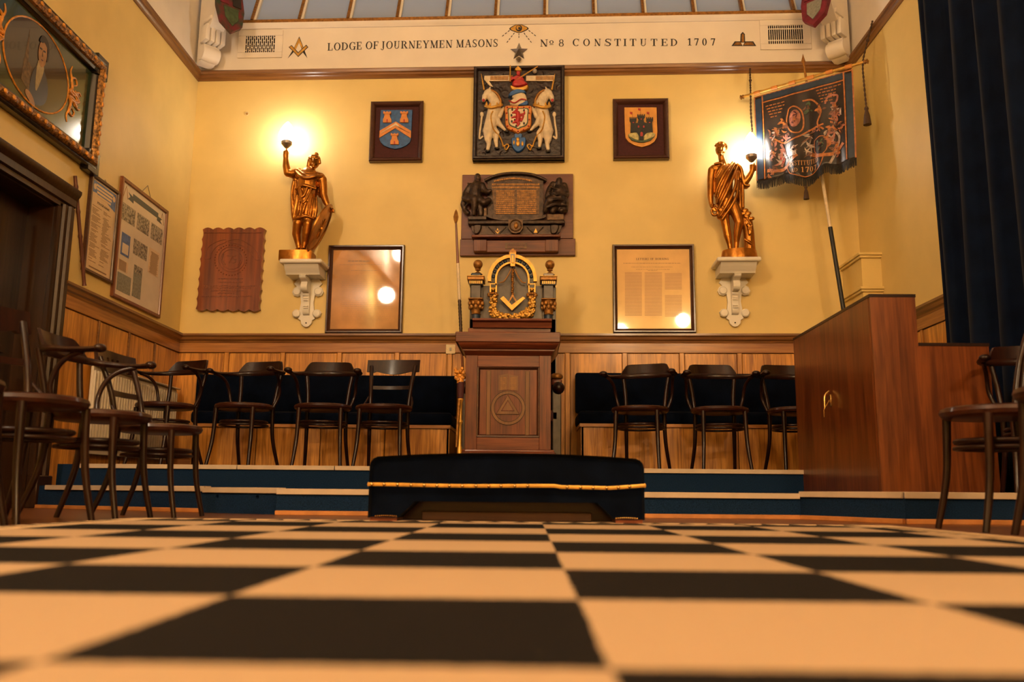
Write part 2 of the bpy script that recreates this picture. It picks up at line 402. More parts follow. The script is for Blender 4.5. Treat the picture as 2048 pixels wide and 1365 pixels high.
def G(ch):
    s = _stem
    if ch == 'I': return 0.32, s(0.08)
    if ch == 'L': return 0.66, s(0.08) + [_R(0.2, 0, 0.62, TN), _R(0.56, 0, 0.62, 0.3)]
    if ch == 'E': return 0.68, s(0.08) + [_R(0.2, 0, 0.62, TN), _R(0.56, 0, 0.62, 0.28), _R(0.2, 1 - TN, 0.6, 1), _R(0.54, 0.75, 0.6, 1), _R(0.2, 0.48, 0.46, 0.48 + TN), _R(0.42, 0.38, 0.47, 0.62)]
    if ch == 'F': return 0.64, s(0.08) + [_R(0.2, 1 - TN, 0.6, 1), _R(0.54, 0.75, 0.6, 1), _R(0.2, 0.48, 0.46, 0.48 + TN), _R(0.42, 0.38, 0.47, 0.62)]
    if ch == 'T': return 0.72, [_R(0.285, 0, 0.44, 1), _R(0.2, 0, 0.52, TN), _R(0.03, 1 - TN, 0.69, 1), _R(0.03, 0.72, 0.09, 1), _R(0.63, 0.72, 0.69, 1)]
    if ch == 'O' or ch == '0': return (0.84, [_arc(0.42, 0.5, 0.4, 0.52, 0, 360)]) if ch == 'O' else (0.62, [_arc(0.31, 0.5, 0.28, 0.52, 0, 360)])
    if ch == 'o': return 0.52, [_arc(0.26, 0.62, 0.22, 0.24, 0, 360, 0.1, 0.04), _R(0.06, 0.24, 0.46, 0.29)]
    if ch == 'C' or ch == 'G':
        o = [_arc(0.42, 0.5, 0.4, 0.52, 45, 315), _R(0.68, 0.66, 0.73, 1.0)]
        return 0.8, o + ([_R(0.6, 0, 0.74, 0.42), _R(0.5, 0.38, 0.82, 0.43)] if ch == 'G' else [])
    if ch == 'D': return 0.82, s(0.08) + [_arc(0.28, 0.5, 0.5, 0.5, -90, 90)]
    if ch == 'P' or ch == 'R':
        o = s(0.08) + [_arc(0.3, 0.74, 0.34, 0.26, -90, 90)]
        return (0.68, o) if ch == 'P' else (0.8, o + [_dg(0.6, 0, 0.3, 0.5, 0.17), _R(0.56, 0, 0.82, TN)])
    if ch == 'U': return 0.8, [_R(0.1, 0.3, 0.25, 1), _R(0.58, 0.3, 0.64, 1), _R(0.02, 1 - TN, 0.33, 1), _R(0.5, 1 - TN, 0.72, 1), _arc(0.37, 0.3, 0.27, 0.32, 180, 360, 0.09, 0.06)]
    if ch == 'J': return 0.5, [_R(0.2, 0.1, 0.35, 1), _R(0.12, 1 - TN, 0.43, 1), _arc(0.15, 0.1, 0.2, 0.26, 200, 360, 0.1, 0.06)]
    if ch == 'H': return 0.86, s(0.08) + s(0.62) + [_R(0.2, 0.48, 0.66, 0.48 + TN)]
    if ch == 'N': return 0.84, [_R(0.12, 0, 0.18, 1), _R(0.66, 0, 0.72, 1), _dg(0.56, 0, 0.04, 1, 0.17), _R(0.04, 0, 0.28, TN), _R(0.56, 1 - TN, 0.82, 1)]
    if ch == 'M': return 1.0, [_R(0.12, 0, 0.17, 1), _R(0.74, 0, 0.89, 1), _dg(0.42, 0, 0.08, 1, 0.16), _dg(0.44, 0, 0.76, 1, 0.06), _R(0.04, 0, 0.26, TN), _R(0.66, 0, 0.97, TN), _R(0.02, 1 - TN, 0.2, 1), _R(0.78, 1 - TN, 0.97, 1)]
    if ch == 'A': return 0.82, [_dg(0.08, 0, 0.36, 1, 0.06), _dg(0.58, 0, 0.34, 1, 0.16), _R(0.22, 0.32, 0.58, 0.32 + TN), _R(0, 0, 0.24, TN), _R(0.5, 0, 0.82, TN)]
    if ch == 'Y': return 0.8, [_R(0.32, 0, 0.47, 0.5), _dg(0.32, 0.44, 0.06, 1, 0.16), _dg(0.4, 0.44, 0.66, 1, 0.06), _R(0.24, 0, 0.55, TN), _R(0, 1 - TN, 0.3, 1), _R(0.54, 1 - TN, 0.8, 1)]
    if ch == 'S': return 0.6, [_arc(0.29, 0.75, 0.24, 0.27, 40, 270, 0.11, 0.07), _arc(0.29, 0.25, 0.26, 0.27, 220, 450, 0.12, 0.07), _R(0.5, 0.7, 0.55, 1), _R(0.02, 0, 0.07, 0.3), _dg(0.36, 0.36, 0.1, 0.64, 0.15)]
    if ch == '1': return 0.5, [_R(0.2, 0, 0.33, 1), _R(0.1, 0, 0.44, TN), _dg(0.06, 0.8, 0.2, 1, 0.1)]
    if ch == '7': return 0.58, [_R(0.05, 0.88, 0.54, 1), _dg(0.18, 0, 0.42, 0.92, 0.13), _R(0.05, 0.72, 0.09, 1)]
    if ch == '8': return 0.6, [_arc(0.3, 0.74, 0.23, 0.27, 0, 360, 0.1, 0.05), _arc(0.3, 0.26, 0.27, 0.29, 0, 360, 0.11, 0.05)]
    return 0.4, []
def text(txt, x0, x1, z, h, d0, d1, fn=None):
    """lettering fitted between x0 and x1; fn bends (x,z) -> (x,y,z) on a surface"""
    g = [G(c) for c in txt]; gap = 0.1; tot = sum(a for a, _ in g) + gap * (len(g) - 1); k = (x1 - x0) / tot
    mb = MB(); x = 0
    for adv, polys in g:
        for p in polys:
            P = [(x0 + (x + a) * k, z + b * h) for a, b in p]
            if fn:
                V = [mb.bm.verts.new(fn(*q)) for q in P]; mb.face(V)
            else: mb.prism(P, d0, d1)
        x += adv + gap
    return mb
# ================================================================ THE SETTING
def Bk(px, py, off=0.0):
    p = back(px, py, off) - Vector((0, YB, 0)); return p.dot(EX), p.z
BO = (0, YB, 0)
ZR = (back(405, 153).z + back(1690, 135).z) / 2            # picture rail height
ZS = (back(470, 47).z + back(1630, 28).z) / 2              # sill of the roof light
ZD = (back(380, 669.5).z + back(1500, 669.8).z) / 2        # top of dado rail
S1, S2 = 0.138, 0.28                                       # the two platform levels
UL, UR = XL / math.cos(SK), XR / math.cos(SK)
YF = -4.2; ZC = 5.7
# walls
wb = tag(obj('wall_back', MB().box(UL - .2, UR + .2, 0, .2, 0, ZR), 'wall_plaster', None, BO, -SK), 'cream yellow plastered end wall behind the throne', None, None, 'structure')
fz = obj('frieze', MB().box(UL - .2, UR + .2, 0.0, .2, ZR, ZS), 'white_plaster', wb)
tag(obj('floor', MB().box(XL - .6, XR + .2, YF - .2, 8, -.1, 0), 'floor_wood'), 'varnished reddish wood floor around the chequered carpet', None, None, 'structure')
DY0, DY1 = 4.15, atx(118, 500, XL).y - 0.10                # door opening along the left wall
DZ = atx(118, 415, XL).z
m = MB(); m.box(XL - .35, XL, DY1, yb(XL) + .2, 0, ZR); m.box(XL - .35, XL, YF, DY0, 0, ZR); m.box(XL - .35, XL, DY0, DY1, DZ, ZR)
wl = tag(obj('wall_left', m, 'wall_plaster'), 'cream yellow plastered side wall with the door recess', None, None, 'structure')
obj('frieze', MB().box(XL - .35, XL, YF, yb(XL) + .2, ZR, ZC), 'white_plaster', wl)
wr = tag(obj('wall_right', MB().box(XR, XR + .2, YF, yb(XR) + .2, 0, ZR), 'wall_plaster'), 'cream yellow plastered side wall beside the curtain', None, None, 'structure')
obj('frieze', MB().box(XR, XR + .2, YF, yb(XR) + .2, ZR, ZC), 'white_plaster', wr)
wf = tag(obj('wall_front', MB().box(XL, XR, YF - .2, YF, 0, ZC), 'wall_plaster'), 'plain cream wall behind the camera', None, None, 'structure')
tag(obj('ceiling', MB().box(XL - .35, XR + .2, YF - .2, 8.4, ZC, ZC + .1), 'white_plaster'), 'white ceiling above the room', None, None, 'structure')
# picture rail, dado, frieze mouldings: profiles in (depth towards the room is negative y)
def prof(name, x0, x1, P, m, parent): return obj(name, MB().prism(P, x0, x1, 'yz'), m, parent)
rail_p = [(0.01, -.048), (-.012, -.048), (-.02, -.03), (-.034, -.02), (-.034, -.002), (-.046, .006), (-.05, .028), (-.035, .045), (0.01, .05)]
dado_p = [(0.01, -.085), (-.02, -.085), (-.026, -.06), (-.04, -.05), (-.045, -.028), (-.06, -.018), (-.06, 0), (0.01, 0)]
def trim(n, label, loc, rot): return thing('trim_%d' % n, label, None, loc, rot, None, 'structure')
tb = trim(1, 'brown wooden picture rail along the end wall', (BO[0], BO[1], ZR), -SK); prof('rail', UL, UR, rail_p, 'trim_wood', tb)
tl = trim(2, 'brown wooden picture rail along the portrait wall', (XL, 0, ZR), PI / 2); prof('rail', YF, yb(XL), rail_p, 'trim_wood', tl)
tr_ = trim(3, 'brown wooden picture rail along the curtain wall', (XR, 0, ZR), -PI / 2); prof('rail', -yb(XR), -YF, rail_p, 'trim_wood', tr_)
# roof light above the frieze, leaning back
win = thing('window_1', 'row of frosted blue grey roof light panes above the lettered frieze', None, (BO[0], BO[1], ZS), -SK, None, 'structure')
obj('window_frame', MB().box(UL, UR, -.02, .16, -.012, .028), 'gold_dark', win)
obj('sill_moulding', MB().prism([(.01, -.06), (-.012, -.06), (-.02, -.045), (-.03, -.035), (-.035, -.012), (.01, -.012)], UL, UR, 'yz'), 'white_plaster', win)
TL = math.radians(24); CT, ST = math.cos(TL), math.sin(TL)
def lean(t, d=0.0): return (0.02 + t * ST - d * CT * 0 - d, 0.028 + t * CT)
mull = [(Bk(px, 30)[0]) for px in (506, 600, 697, 795, 893, 991, 1089, 1187, 1286, 1387, 1484, 1587)]
edges = [UL] + mull + [UR]
for i, u in enumerate(mull):
    o = MB(); R = [[(u - .012, lean(t)[0] - .05, lean(t)[1]), (u + .012, lean(t)[0] - .05, lean(t)[1]), (u + .012, lean(t)[0] + .03, lean(t)[1]), (u - .012, lean(t)[0] + .03, lean(t)[1])] for t in (0, 1.2)]
    obj('mullion', o.rings(R), 'gold_dark', win)
for a, b in zip(edges, edges[1:]):
    a2, b2 = a + .012, b - .012
    o = MB(); R = [[(a2 + .022, lean(t)[0], lean(t)[1]), (b2 - .0, lean(t)[0], lean(t)[1]), (b2 - .0, lean(t)[0] + .012, lean(t)[1]), (a2 + .022, lean(t)[0] + .012, lean(t)[1])] for t in (0.0, 1.2)]
    p = obj('pane', o.rings(R), 'frosted_glass', win)
    R = [[(a2, lean(t)[0] - .03, lean(t)[1]), (a2 + .022, lean(t)[0] - .03, lean(t)[1]), (a2 + .022, lean(t)[0] + .02, lean(t)[1]), (a2, lean(t)[0] + .02, lean(t)[1])] for t in (0, 1.2)]
    obj('glazing_bead', MB().rings(R), 'white_paint', win)
# white plaster cross rail of the roof light, seen at its left end
tag(obj('trim_9', MB().box(UL - .2, UR + .2, .45, .75, ZS + 1.1, ZC), 'white_plaster', None, BO, -SK), 'white plaster head above the roof light', None, None, 'structure')
# dado rails and wainscot panels
def wainscot(n, label, loc, rot, xs, zb, x0, x1, stile=.04, m='oak', sm='oak'):
    t = trim(n, label, loc, rot)
    obj('backing', MB().box(x0, x1, -.006, .01, zb, ZD - .02), 'trim_wood', t)
    prof('dado_rail', x0, x1, [(a, b + ZD) for a, b in dado_p], 'trim_wood', t)
    obj('top_rail', MB().box(x0, x1, -.028, 0, ZD - .165, ZD - .08, .003), 'oak_h', t)
    obj('bottom_rail', MB().box(x0, x1, -.028, 0, zb, zb + .1, .003), 'oak_h', t)
    for a in xs: obj('stile', MB().box(a - stile / 2, a + stile / 2, -.026, 0, zb + .1, ZD - .165, .003), sm, t)
    e = [x0] + xs + [x1]
    for a, b in zip(e, e[1:]):
        obj('panel', MB().box(a + (stile / 2 if a != x0 else 0) + .004, b - (stile / 2 if b != x1 else 0) - .004, -.018, -.002, zb + .104, ZD - .169, .004), m, t)
    return t
xs = [Bk(px, 715)[0] for px in (455, 567, 680, 795, 900, 1020, 1135, 1249, 1363, 1478)]
wainscot(4, 'golden oak panelling below the dado on the end wall', BO, -SK, xs, S2, UL, UR)
ys = [atx(px, py, XL).y for px, py in ((188, 700), (250, 715), (302, 730))]
cas_y = DY1 + .16
wainscot(5, 'golden oak panelling between door and corner', (XL, 0, 0), PI / 2, ys, 0, cas_y - .02, yb(XL), .025, 'oak', 'trim_wood')
wainscot(6, 'golden oak panelling behind the curtain', (XR, 0, 0), -PI / 2, [-6.75, -6.3, -5.8, -5.3], S1, -yb(XR), -3.0, .03)
# door on the left: deep recess, moulded casing
dr = thing('door_1', 'dark brown panelled door in a deep moulded casing', None, (XL, 0, 0), PI / 2, None, 'structure')
cp = [(0.0, .0), (-.02, .0), (-.03, .012), (-.03, .04), (-.045, .05), (-.045, .085), (-.06, .095), (-.06, .125), (-.045, .14), (-.045, .165), (0, .165)]
obj('casing', MB().prism([(DY1 + b, a) for a, b in cp], 0, DZ + .02, 'xy'), 'door_wood', dr)
obj('casing', MB().prism([(DY0 - b, a) for a, b in cp], 0, DZ + .02, 'xy'), 'door_wood', dr)
cp2 = [(0, 0), (-.03, 0), (-.03, .03), (-.045, .04), (-.045, .085), (-.065, .11), (-.075, .13), (-.075, .15), (0, .155)]
obj('casing_head', MB().prism([(a, DZ + b) for a, b in cp2], DY0 - .19, DY1 + .18, 'yz'), 'door_wood', dr)
obj('jamb', MB().box(DY1 - .012, DY1 + .002, 0, .30, 0, DZ), 'door_wood', dr)
obj('jamb', MB().box(DY0 - .002, DY0 + .012, 0, .30, 0, DZ), 'door_wood', dr)
obj('jamb_head', MB().box(DY0, DY1, 0, .30, DZ - .012, DZ + .002), 'door_wood', dr)
obj('door_leaf', MB().box(DY0, DY1, .17, .21, 0, DZ), 'door_wood', dr)
for (a, b, z0, z1) in ((DY1 - .58, DY1 - .12, .95, DZ - .12), (DY0 + .12, DY1 - .7, .95, DZ - .12), (DY1 - .58, DY1 - .12, .2, .82), (DY0 + .12, DY1 - .7, .2, .82)):
    q = MB()
    for k, (ins, d0, d1) in enumerate(((0, .155, .17), (.022, .162, .17), (.04, .150, .17))):
        q.prism([(a + ins, z0 + ins), (b - ins, z0 + ins), (b - ins, z1 - ins), (a + ins, z1 - ins)], d0, d1)
    obj('door_panel', q, 'door_wood', dr)
obj('plinth_block', MB().box(DY1 - .005, DY1 + .17, -.07, 0, 0, .2, .006), 'door_wood', dr)
# platforms with carpeted risers, nosings, pine skirting
def platform(name, label, poly, front, z0, z1, skirt=True, gap0=0.0):
    t = thing(name, label, None, (0, 0, 0), 0, None, 'structure')
    obj('carpet_top', MB().prism(poly, z0, z1, 'xy'), 'blue_carpet', t)
    for (a, b) in zip(front, front[1:]):
        d = Vector((b[0] - a[0], b[1] - a[1])); L = d.length; ang = math.atan2(d.y, d.x)
        obj('nosing', MB().box(gap0, L - .004, -.012, .05, -.026, .003, .002), 'nosing', t, (a[0], a[1], z1), ang); gap0 = 0.0
        if skirt: obj('skirting', MB().box(0, L, -.022, .0, 0, .022, .002), 'skirting_pine', t, (a[0], a[1], 0), ang)
    return t
Y1 = yb(0) - .02
lfr = [(XL, 5.5), (-1.76, 4.80)]
platform('stage_step', 'blue carpeted low step unit reaching to the door wall', [(XL, 7.4), lfr[0], lfr[1], (-1.76, 7.4)], lfr, 0, S1, True, .15)
mfr = [(-1.757, 4.78), (-1.27, 4.52)]
t = platform('stage_step', 'short blue carpeted step unit with two round holes', [(-1.757, 7.4), mfr[0], mfr[1], (-1.27, 7.4)], mfr, 0, S1 - .006, False)
dv = Vector((mfr[1][0] - mfr[0][0], mfr[1][1] - mfr[0][1])); ang = math.atan2(dv.y, dv.x)
for k in (.19, .72):
    q = MB().lathe([(0, -.07), (.012, -.07), (.012, .03), (0, .03)], 16, (dv.length * k, 0, .085), 'y')
    bmesh.ops.transform(q.bm, matrix=Matrix.Translation((mfr[0][0], mfr[0][1], 0)) @ Matrix.Rotation(ang, 4, 'Z'), verts=q.bm.verts[:])
    cut([c_ for c_ in t.children if c_.name.startswith('carpet_top')][0], q)
cfr = [(-1.268, 4.46), (1.40, 4.60)]
platform('stage_step', 'long blue carpeted step behind the velvet kneeler', [(-1.268, 7.4), cfr[0], cfr[1], (1.40, 7.35)], cfr, 0, S1 - .010)
rfr = [(1.402, 4.60), (1.68, 4.0), (XR, 4.0)]
platform('stage_step', 'blue carpeted step unit under the brown console cabinet', [(1.402, 7.35), *rfr, (XR, 7.3)], rfr, 0, S1)
ufr = [(XL, 5.75), (-1.9, 5.75), (-1.26, 5.75), (1.79, 5.75)]
platform('stage_step', 'blue carpeted upper platform carrying benches and throne', [(XL, yb(XL) - .005), (XL, 5.75), (1.79, 5.75), (1.79, 5.9), (XR, 5.9), (XR, yb(XR) - .005)], ufr, S1 - .02, S2, False, .17)
# boxed pier in the right corner
pu0 = Bk(1690, 520)[0]; pz = atx(1765, 505, XR).z
t = thing('trim_7', 'cream boxed pier with two small mouldings in the corner', None, (XR, 0, 0), -PI / 2, None, 'structure')
obj('pier', MB().box(-7.42, -6.98, -.16, .01, S2, pz), 'wall_plaster', t)
for zz in (pz, pz - .285):
    for k, (o_, z0, z1) in enumerate(((.03, -.018, .004), (.018, -.038, -.018))):
        obj('pier_moulding', MB().box(-7.43, -6.98 + o_, -.16 - o_, .01, zz + z0, zz + z1, .004), 'wall_plaster', t)
# ---------------------------------------------------------------- painted frieze lettering and emblems (on the wall)
FZ = -.003
def fr(px, py): return Bk(px, py)
def line_text(txt, pa, pb, cap_px):
    a = fr(*pa); b = fr(*pb); L = math.hypot(b[0] - a[0], b[1] - a[1]); h = fr(pa[0], pa[1] - cap_px)[1] - a[1]
    o = obj('lettering', text(txt, 0, L, 0, h, 0, FZ), 'letter_black', wb, (a[0], 0, a[1])); o.rotation_euler = (0, -math.atan2(b[1] - a[1], L), 0); return o
line_text('LODGE', (655, 101.5), (724, 99), 15); line_text('OF', (731, 98.5), (757, 98), 15)
line_text('JOURNEYMEN', (762, 98), (905, 95.5), 15); line_text('MASONS', (912, 95), (996, 93.5), 15)
line_text('No', (1080, 93.5), (1108, 93), 14); line_text('8', (1117, 93), (1128, 93), 14)
for ch, px in zip('CONSTITUTED', (1145, 1166, 1188, 1209, 1228, 1247, 1259, 1280, 1301, 1322, 1341)):
    line_text(ch, (px, 92), (px + (6 if ch == 'I' else 14), 92), 14)
for ch, px in zip('1707', (1374, 1388, 1404, 1421)): line_text(ch, (px, 91), (px + 10, 91), 14)
def flat(name, m, polys, parent=wb, d=-.003, d0=0.0):
    q = MB()
    for p in polys: q.prism(p, d0, d)
    return obj(name, q, m, parent)
def pxs(L): return [fr(*p) for p in L]
# square and compasses
T0 = lambda x, y: fr(360 + x / 6.827, y / 6.827)
flat('compass_outline', 'letter_black', [[T0(*p) for p in q] for q in ([(1630, 500), (1555, 660), (1475, 795), (1545, 720), (1630, 560)], [(1630, 500), (1690, 660), (1740, 795), (1680, 720), (1620, 560)], [(1485, 645), (1525, 618), (1615, 715), (1725, 612), (1752, 645), (1615, 778)])])
flat('compass_gold', 'gold_paint', [[T0(*p) for p in q] for q in ([(1628, 520), (1562, 660), (1580, 680), (1628, 580)], [(1630, 520), (1683, 655), (1668, 665), (1622, 580)], [(1498, 645), (1525, 630), (1615, 730), (1722, 628), (1742, 645), (1615, 768)])], d=-.005, d0=-.001)
# right hand emblem: square, plumb and level
T1 = lambda x, y: fr(980 + x / 2.626, y / 2.626)
flat('tool_emblem', 'letter_black', [[T1(*p) for p in q] for q in ([(1316, 180), (1327, 168), (1338, 180), (1340, 224), (1314, 224)], [(1268, 242), (1285, 218), (1314, 218), (1327, 242)], [(1327, 242), (1340, 218), (1382, 218), (1398, 242)])])
flat('tool_emblem_gold', 'gold_dark', [[T1(*p) for p in q] for q in ([(1321, 184), (1327, 177), (1333, 184), (1334, 222), (1320, 222)], [(1280, 238), (1290, 224), (1316, 224), (1322, 238)], [(1333, 238), (1342, 224), (1378, 224), (1386, 238)])], d=-.005, d0=-.001)
# all-seeing eye with dashed rays
T2 = lambda x, y: fr(980 + x / 2.626, y / 2.626)
def eyepts(k): return [T2(*p) for p in cr([(152 - 51 * k, 152), (152 - 25 * k, 152 - 18 * k), (152, 152 - 24 * k), (152 + 25 * k, 152 - 18 * k), (152 + 51 * k, 150), (152 + 25 * k, 152 + 15 * k), (152, 152 + 21 * k), (152 - 25 * k, 152 + 15 * k)], 4, True)]
flat('eye_outline', 'letter_black', [eyepts(1.0)]); flat('eye_white', 'gold_paint', [eyepts(.86)], d=-.005, d0=-.001)
def circ(c, r, n=18): return [T2(c[0] + r * math.cos(2 * PI * i / n), c[1] + r * math.sin(2 * PI * i / n)) for i in range(n)]
flat('iris', 'letter_black', [circ((152, 150), 17)], d=-.007, d0=-.001); flat('iris_gold', 'gold_paint', [circ((150, 148), 11)], d=-.009, d0=-.001); flat('pupil', 'letter_black', [circ((154, 151), 6)], d=-.011, d0=-.001)
q = MB()
for (a, b, n) in (((103, 160), (58, 196), 3), ((128, 173), (84, 230), 4), ((152, 176), (152, 205), 2), ((178, 173), (222, 230), 4), ((203, 160), (246, 194), 3)):
    for k in range(n):
        p0 = [a[i] + (b[i] - a[i]) * k / n for i in (0, 1)]; p1 = [a[i] + (b[i] - a[i]) * (k + .6) / n for i in (0, 1)]
        q.ribbon([T2(*p0), T2(*p1)], .006, 0, -.003)
obj('eye_rays', q, 'letter_black', wb)
# hanging glass star
t = thing('star_jewel', 'faceted silver star pendant fixed to the frieze under the painted eye', 'ornament', back(1038, 104), -SK)
q = MB(); c0 = q.bm.verts.new((0, -.06, 0)); rim = []
for k in range(10):
    a = PI / 2 + 2 * PI * k / 10; r = .085 if k % 2 == 0 else .038; rim.append(q.bm.verts.new((r * math.cos(a), -.006, r * math.sin(a) * 1.05)))
for k in range(10): q.face([c0, rim[k], rim[(k + 1) % 10]])
q.face(rim[::-1]); obj('star', q, 'steel', t, ang=5)
obj('drop', MB().lathe([(0, -.03), (.022, -.012), (.028, 0), (.018, .012), (0, .016)], 8, (0, -.03, -.085)), 'lamp_collar', t, ang=5)
# ventilation grilles
def vent(zx, label, px, cols, mode):
    u0, z0 = fr(*px[0]); u1, z1 = fr(*px[1]); uc, zc = (u0 + u1) / 2, (z0 + z1) / 2; w2, h2 = abs(u1 - u0) / 2, abs(z1 - z0) / 2
    p = Vector((0, YB, 0)) + EX * uc; t = thing('wall_vent', label, 'vent', (p.x, p.y, zc), -SK)
    for a in ((-w2 - .07, w2 + .07, h2, h2 + .055), (-w2 - .07, w2 + .07, -h2 - .055, -h2), (-w2 - .07, -w2, -h2, h2), (w2, w2 + .07, -h2, h2)):
        obj('plate_border', MB().box(a[0], a[1], -.012, 0, a[2], a[3], .003), 'white_plaster', t)
    cut(fz, MB().box(uc - w2, uc + w2, -.05, .15, zc - h2, zc + h2))
    q = MB(); q.box(-w2, w2, .146, .15, -h2, h2); q.box(-w2, w2, .001, .148, -h2, -h2 + .003); q.box(-w2, w2, .001, .148, h2 - .003, h2); q.box(-w2, -w2 + .003, .001, .148, -h2, h2); q.box(w2 - .003, w2, .001, .148, -h2, h2)
    obj('duct', q, 'dark_bronze', t)
    q = MB(); cw = 2 * w2 / cols
    for i in range(cols + 1):
        q.box(-w2 + i * cw - cw * .17, -w2 + i * cw + cw * .17, -.011, -.003, -h2, h2)
        rows = (.62, -.62) if mode == 2 else ((.4, -.4) if i % 2 else (.75, 0, -.75))
        if i < cols:
            for r in rows: q.box(-w2 + i * cw, -w2 + (i + 1) * cw, -.0105, -.003, r * h2 - h2 * .05, r * h2 + h2 * .05)
    tag(obj('lattice', q, 'white_plaster', t), None, None, None, 'stuff')
vent(0, 'white plaster vent grille with short staggered slots beside the square and compasses', ((490, 106), (552, 72)), 15, 1)
vent(0, 'white plaster vent grille with long upright slots beside the black tool emblem', ((1536, 89), (1605, 51)), 17, 2)
# plaster corbels with painted shields
def corbel(label, slabel, sx, loc, m1, m2, group=None):
    t = thing('plaster_corbel', label, 'corbel', loc, (PI / 4 * sx))
    # side profile: out from the corner (negative y), up z
    P = cr([(.05, -.42), (-.04, -.40), (-.10, -.34), (-.09, -.26), (-.05, -.22), (-.09, -.16), (-.20, -.10), (-.27, 0), (-.31, .16), (-.38, .34), (-.40, .62), (.05, .62)], 5)
    obj('scroll_body', MB().prism(P, -.07, .07, 'yz'), 'white_plaster', t)
    for k in range(4): obj('fluted_block', MB().box(-.10 + .05 * k + .003, -.055 + .05 * k, -.17, -.04, -.25, -.09, .012, 2), 'white_plaster', t)
    obj('leaf', MB().box(-.09, .09, -.22, -.06, -.07, -.02, .02, 2), 'white_plaster', t)
    obj('scroll_end', MB().lathe([(0, -.085), (.07, -.08), (.075, 0), (.07, .08), (0, .085)], 18, (0, -.05, -.33), 'x'), 'white_plaster', t)
    s = thing('carved_shield', slabel, 'shield', Vector(loc) + Matrix.Rotation(PI / 4 * sx, 3, 'Z') @ Vector((0, -.43, -.18)), PI / 4 * sx)
    s.rotation_euler = (math.radians(-14), 0, PI / 4 * sx)
    obj('shield_board', MB().prism([(-.12, .42), (.12, .42), (.13, .15), (.10, -.02), (0, -.11), (-.10, -.02), (-.13, .15)], 0, -.045), m1, s)
    for dx in (-.06, .06): obj('shield_quarter', MB().prism([(dx - .04, .36), (dx + .04, .36), (dx + .04, .18), (dx - .04, .18)], -.045, -.052), 'tartan_red2' if dx < 0 else 'ebony', s)
    obj('shield_quarter', MB().prism([(-.07, .15), (.07, .15), (.06, .03), (0, -.05), (-.06, .03)], -.045, -.052), m2, s)
pl = back(404, 70); pr = back(1690, 60)
corbel('white scrolled plaster corbel in the corner above the portrait wall', 'red and green painted shield on the corbel above the portrait wall', 1, (XL + .11, yb(XL) - .11, pl.z + .05), 'tartan_red', 'green_paint')
corbel('white scrolled plaster corbel in the corner above the banner', 'maroon painted shield with beige emblem on the corbel above the banner', -1, (XR - .11, yb(XR) - .11, pr.z + .06), 'tartan_red2', 'paper_grey')
# ================================================================ THINGS ON THE END WALL
def rel(name, m, parent, pts, d0, d1): return obj(name, MB().prism(pts, d0, d1), m, parent)
def puff(name, m, parent, pts, d0, d1, ins=.25): return obj(name, MB().cushion(pts, d0, d1, ins), m, parent)
def frame4(parent, x0, x1, z0, z1, w, P, m, name='frame_rail'):
    """four mitred rails; P = profile [(inset along face, depth)] from outer edge inwards"""
    for k in range(4):
        q = MB(); R = []
        cs = [((x0, z0), (1, 1)), ((x1, z0), (-1, 1)), ((x1, z1), (-1, -1)), ((x0, z1), (1, -1))]
        for (c, s_) in (cs[k], cs[(k + 1) % 4]):
            R.append([(c[0] + s_[0] * i, d, c[1] + s_[1] * i) for i, d in P])
        obj(name, q.rings(R), m, parent)
# ---- royal arms carving
T = Tr(930, 120, 6.2045, 'back', .06, 1037, 229); mm = T.m()
t = thing('carved_coat_of_arms', 'large square dark carved panel with two white unicorns, red lion shield and crown', 'carving', T.o, -SK)
x0, z0 = T(95, 1255); x1, z1 = T(1235, 85)
obj('board', MB().box(x0, x1, -.012, .058, z0, z1), 'arms_ground', t)
frame4(t, x0, x1, z0, z1, .03, [(0, .02), (0, -.035), (.012, -.045), (.024, -.045), (.036, -.03), (.036, -.0)], 'arms_ground')
q = MB()
for k in range(60):                                # carved strapwork on the dark ground
    a = random.uniform(0, 2 * PI); cx_, cz_ = random.uniform(x0 + .07, x1 - .07), random.uniform(z0 + .07, z1 - .07); l = random.uniform(.02, .05)
    q.tube([(cx_ + l * (s_ - 1) * math.cos(a + s_ * .5), -.012, cz_ + l * (s_ - 1) * math.sin(a + s_ * .5)) for s_ in (0, .5, 1, 1.5, 2)], [.002, .006, .007, .006, .002], 6)
tag(obj('strapwork', q, 'arms_ground', t), None, None, None, 'stuff')
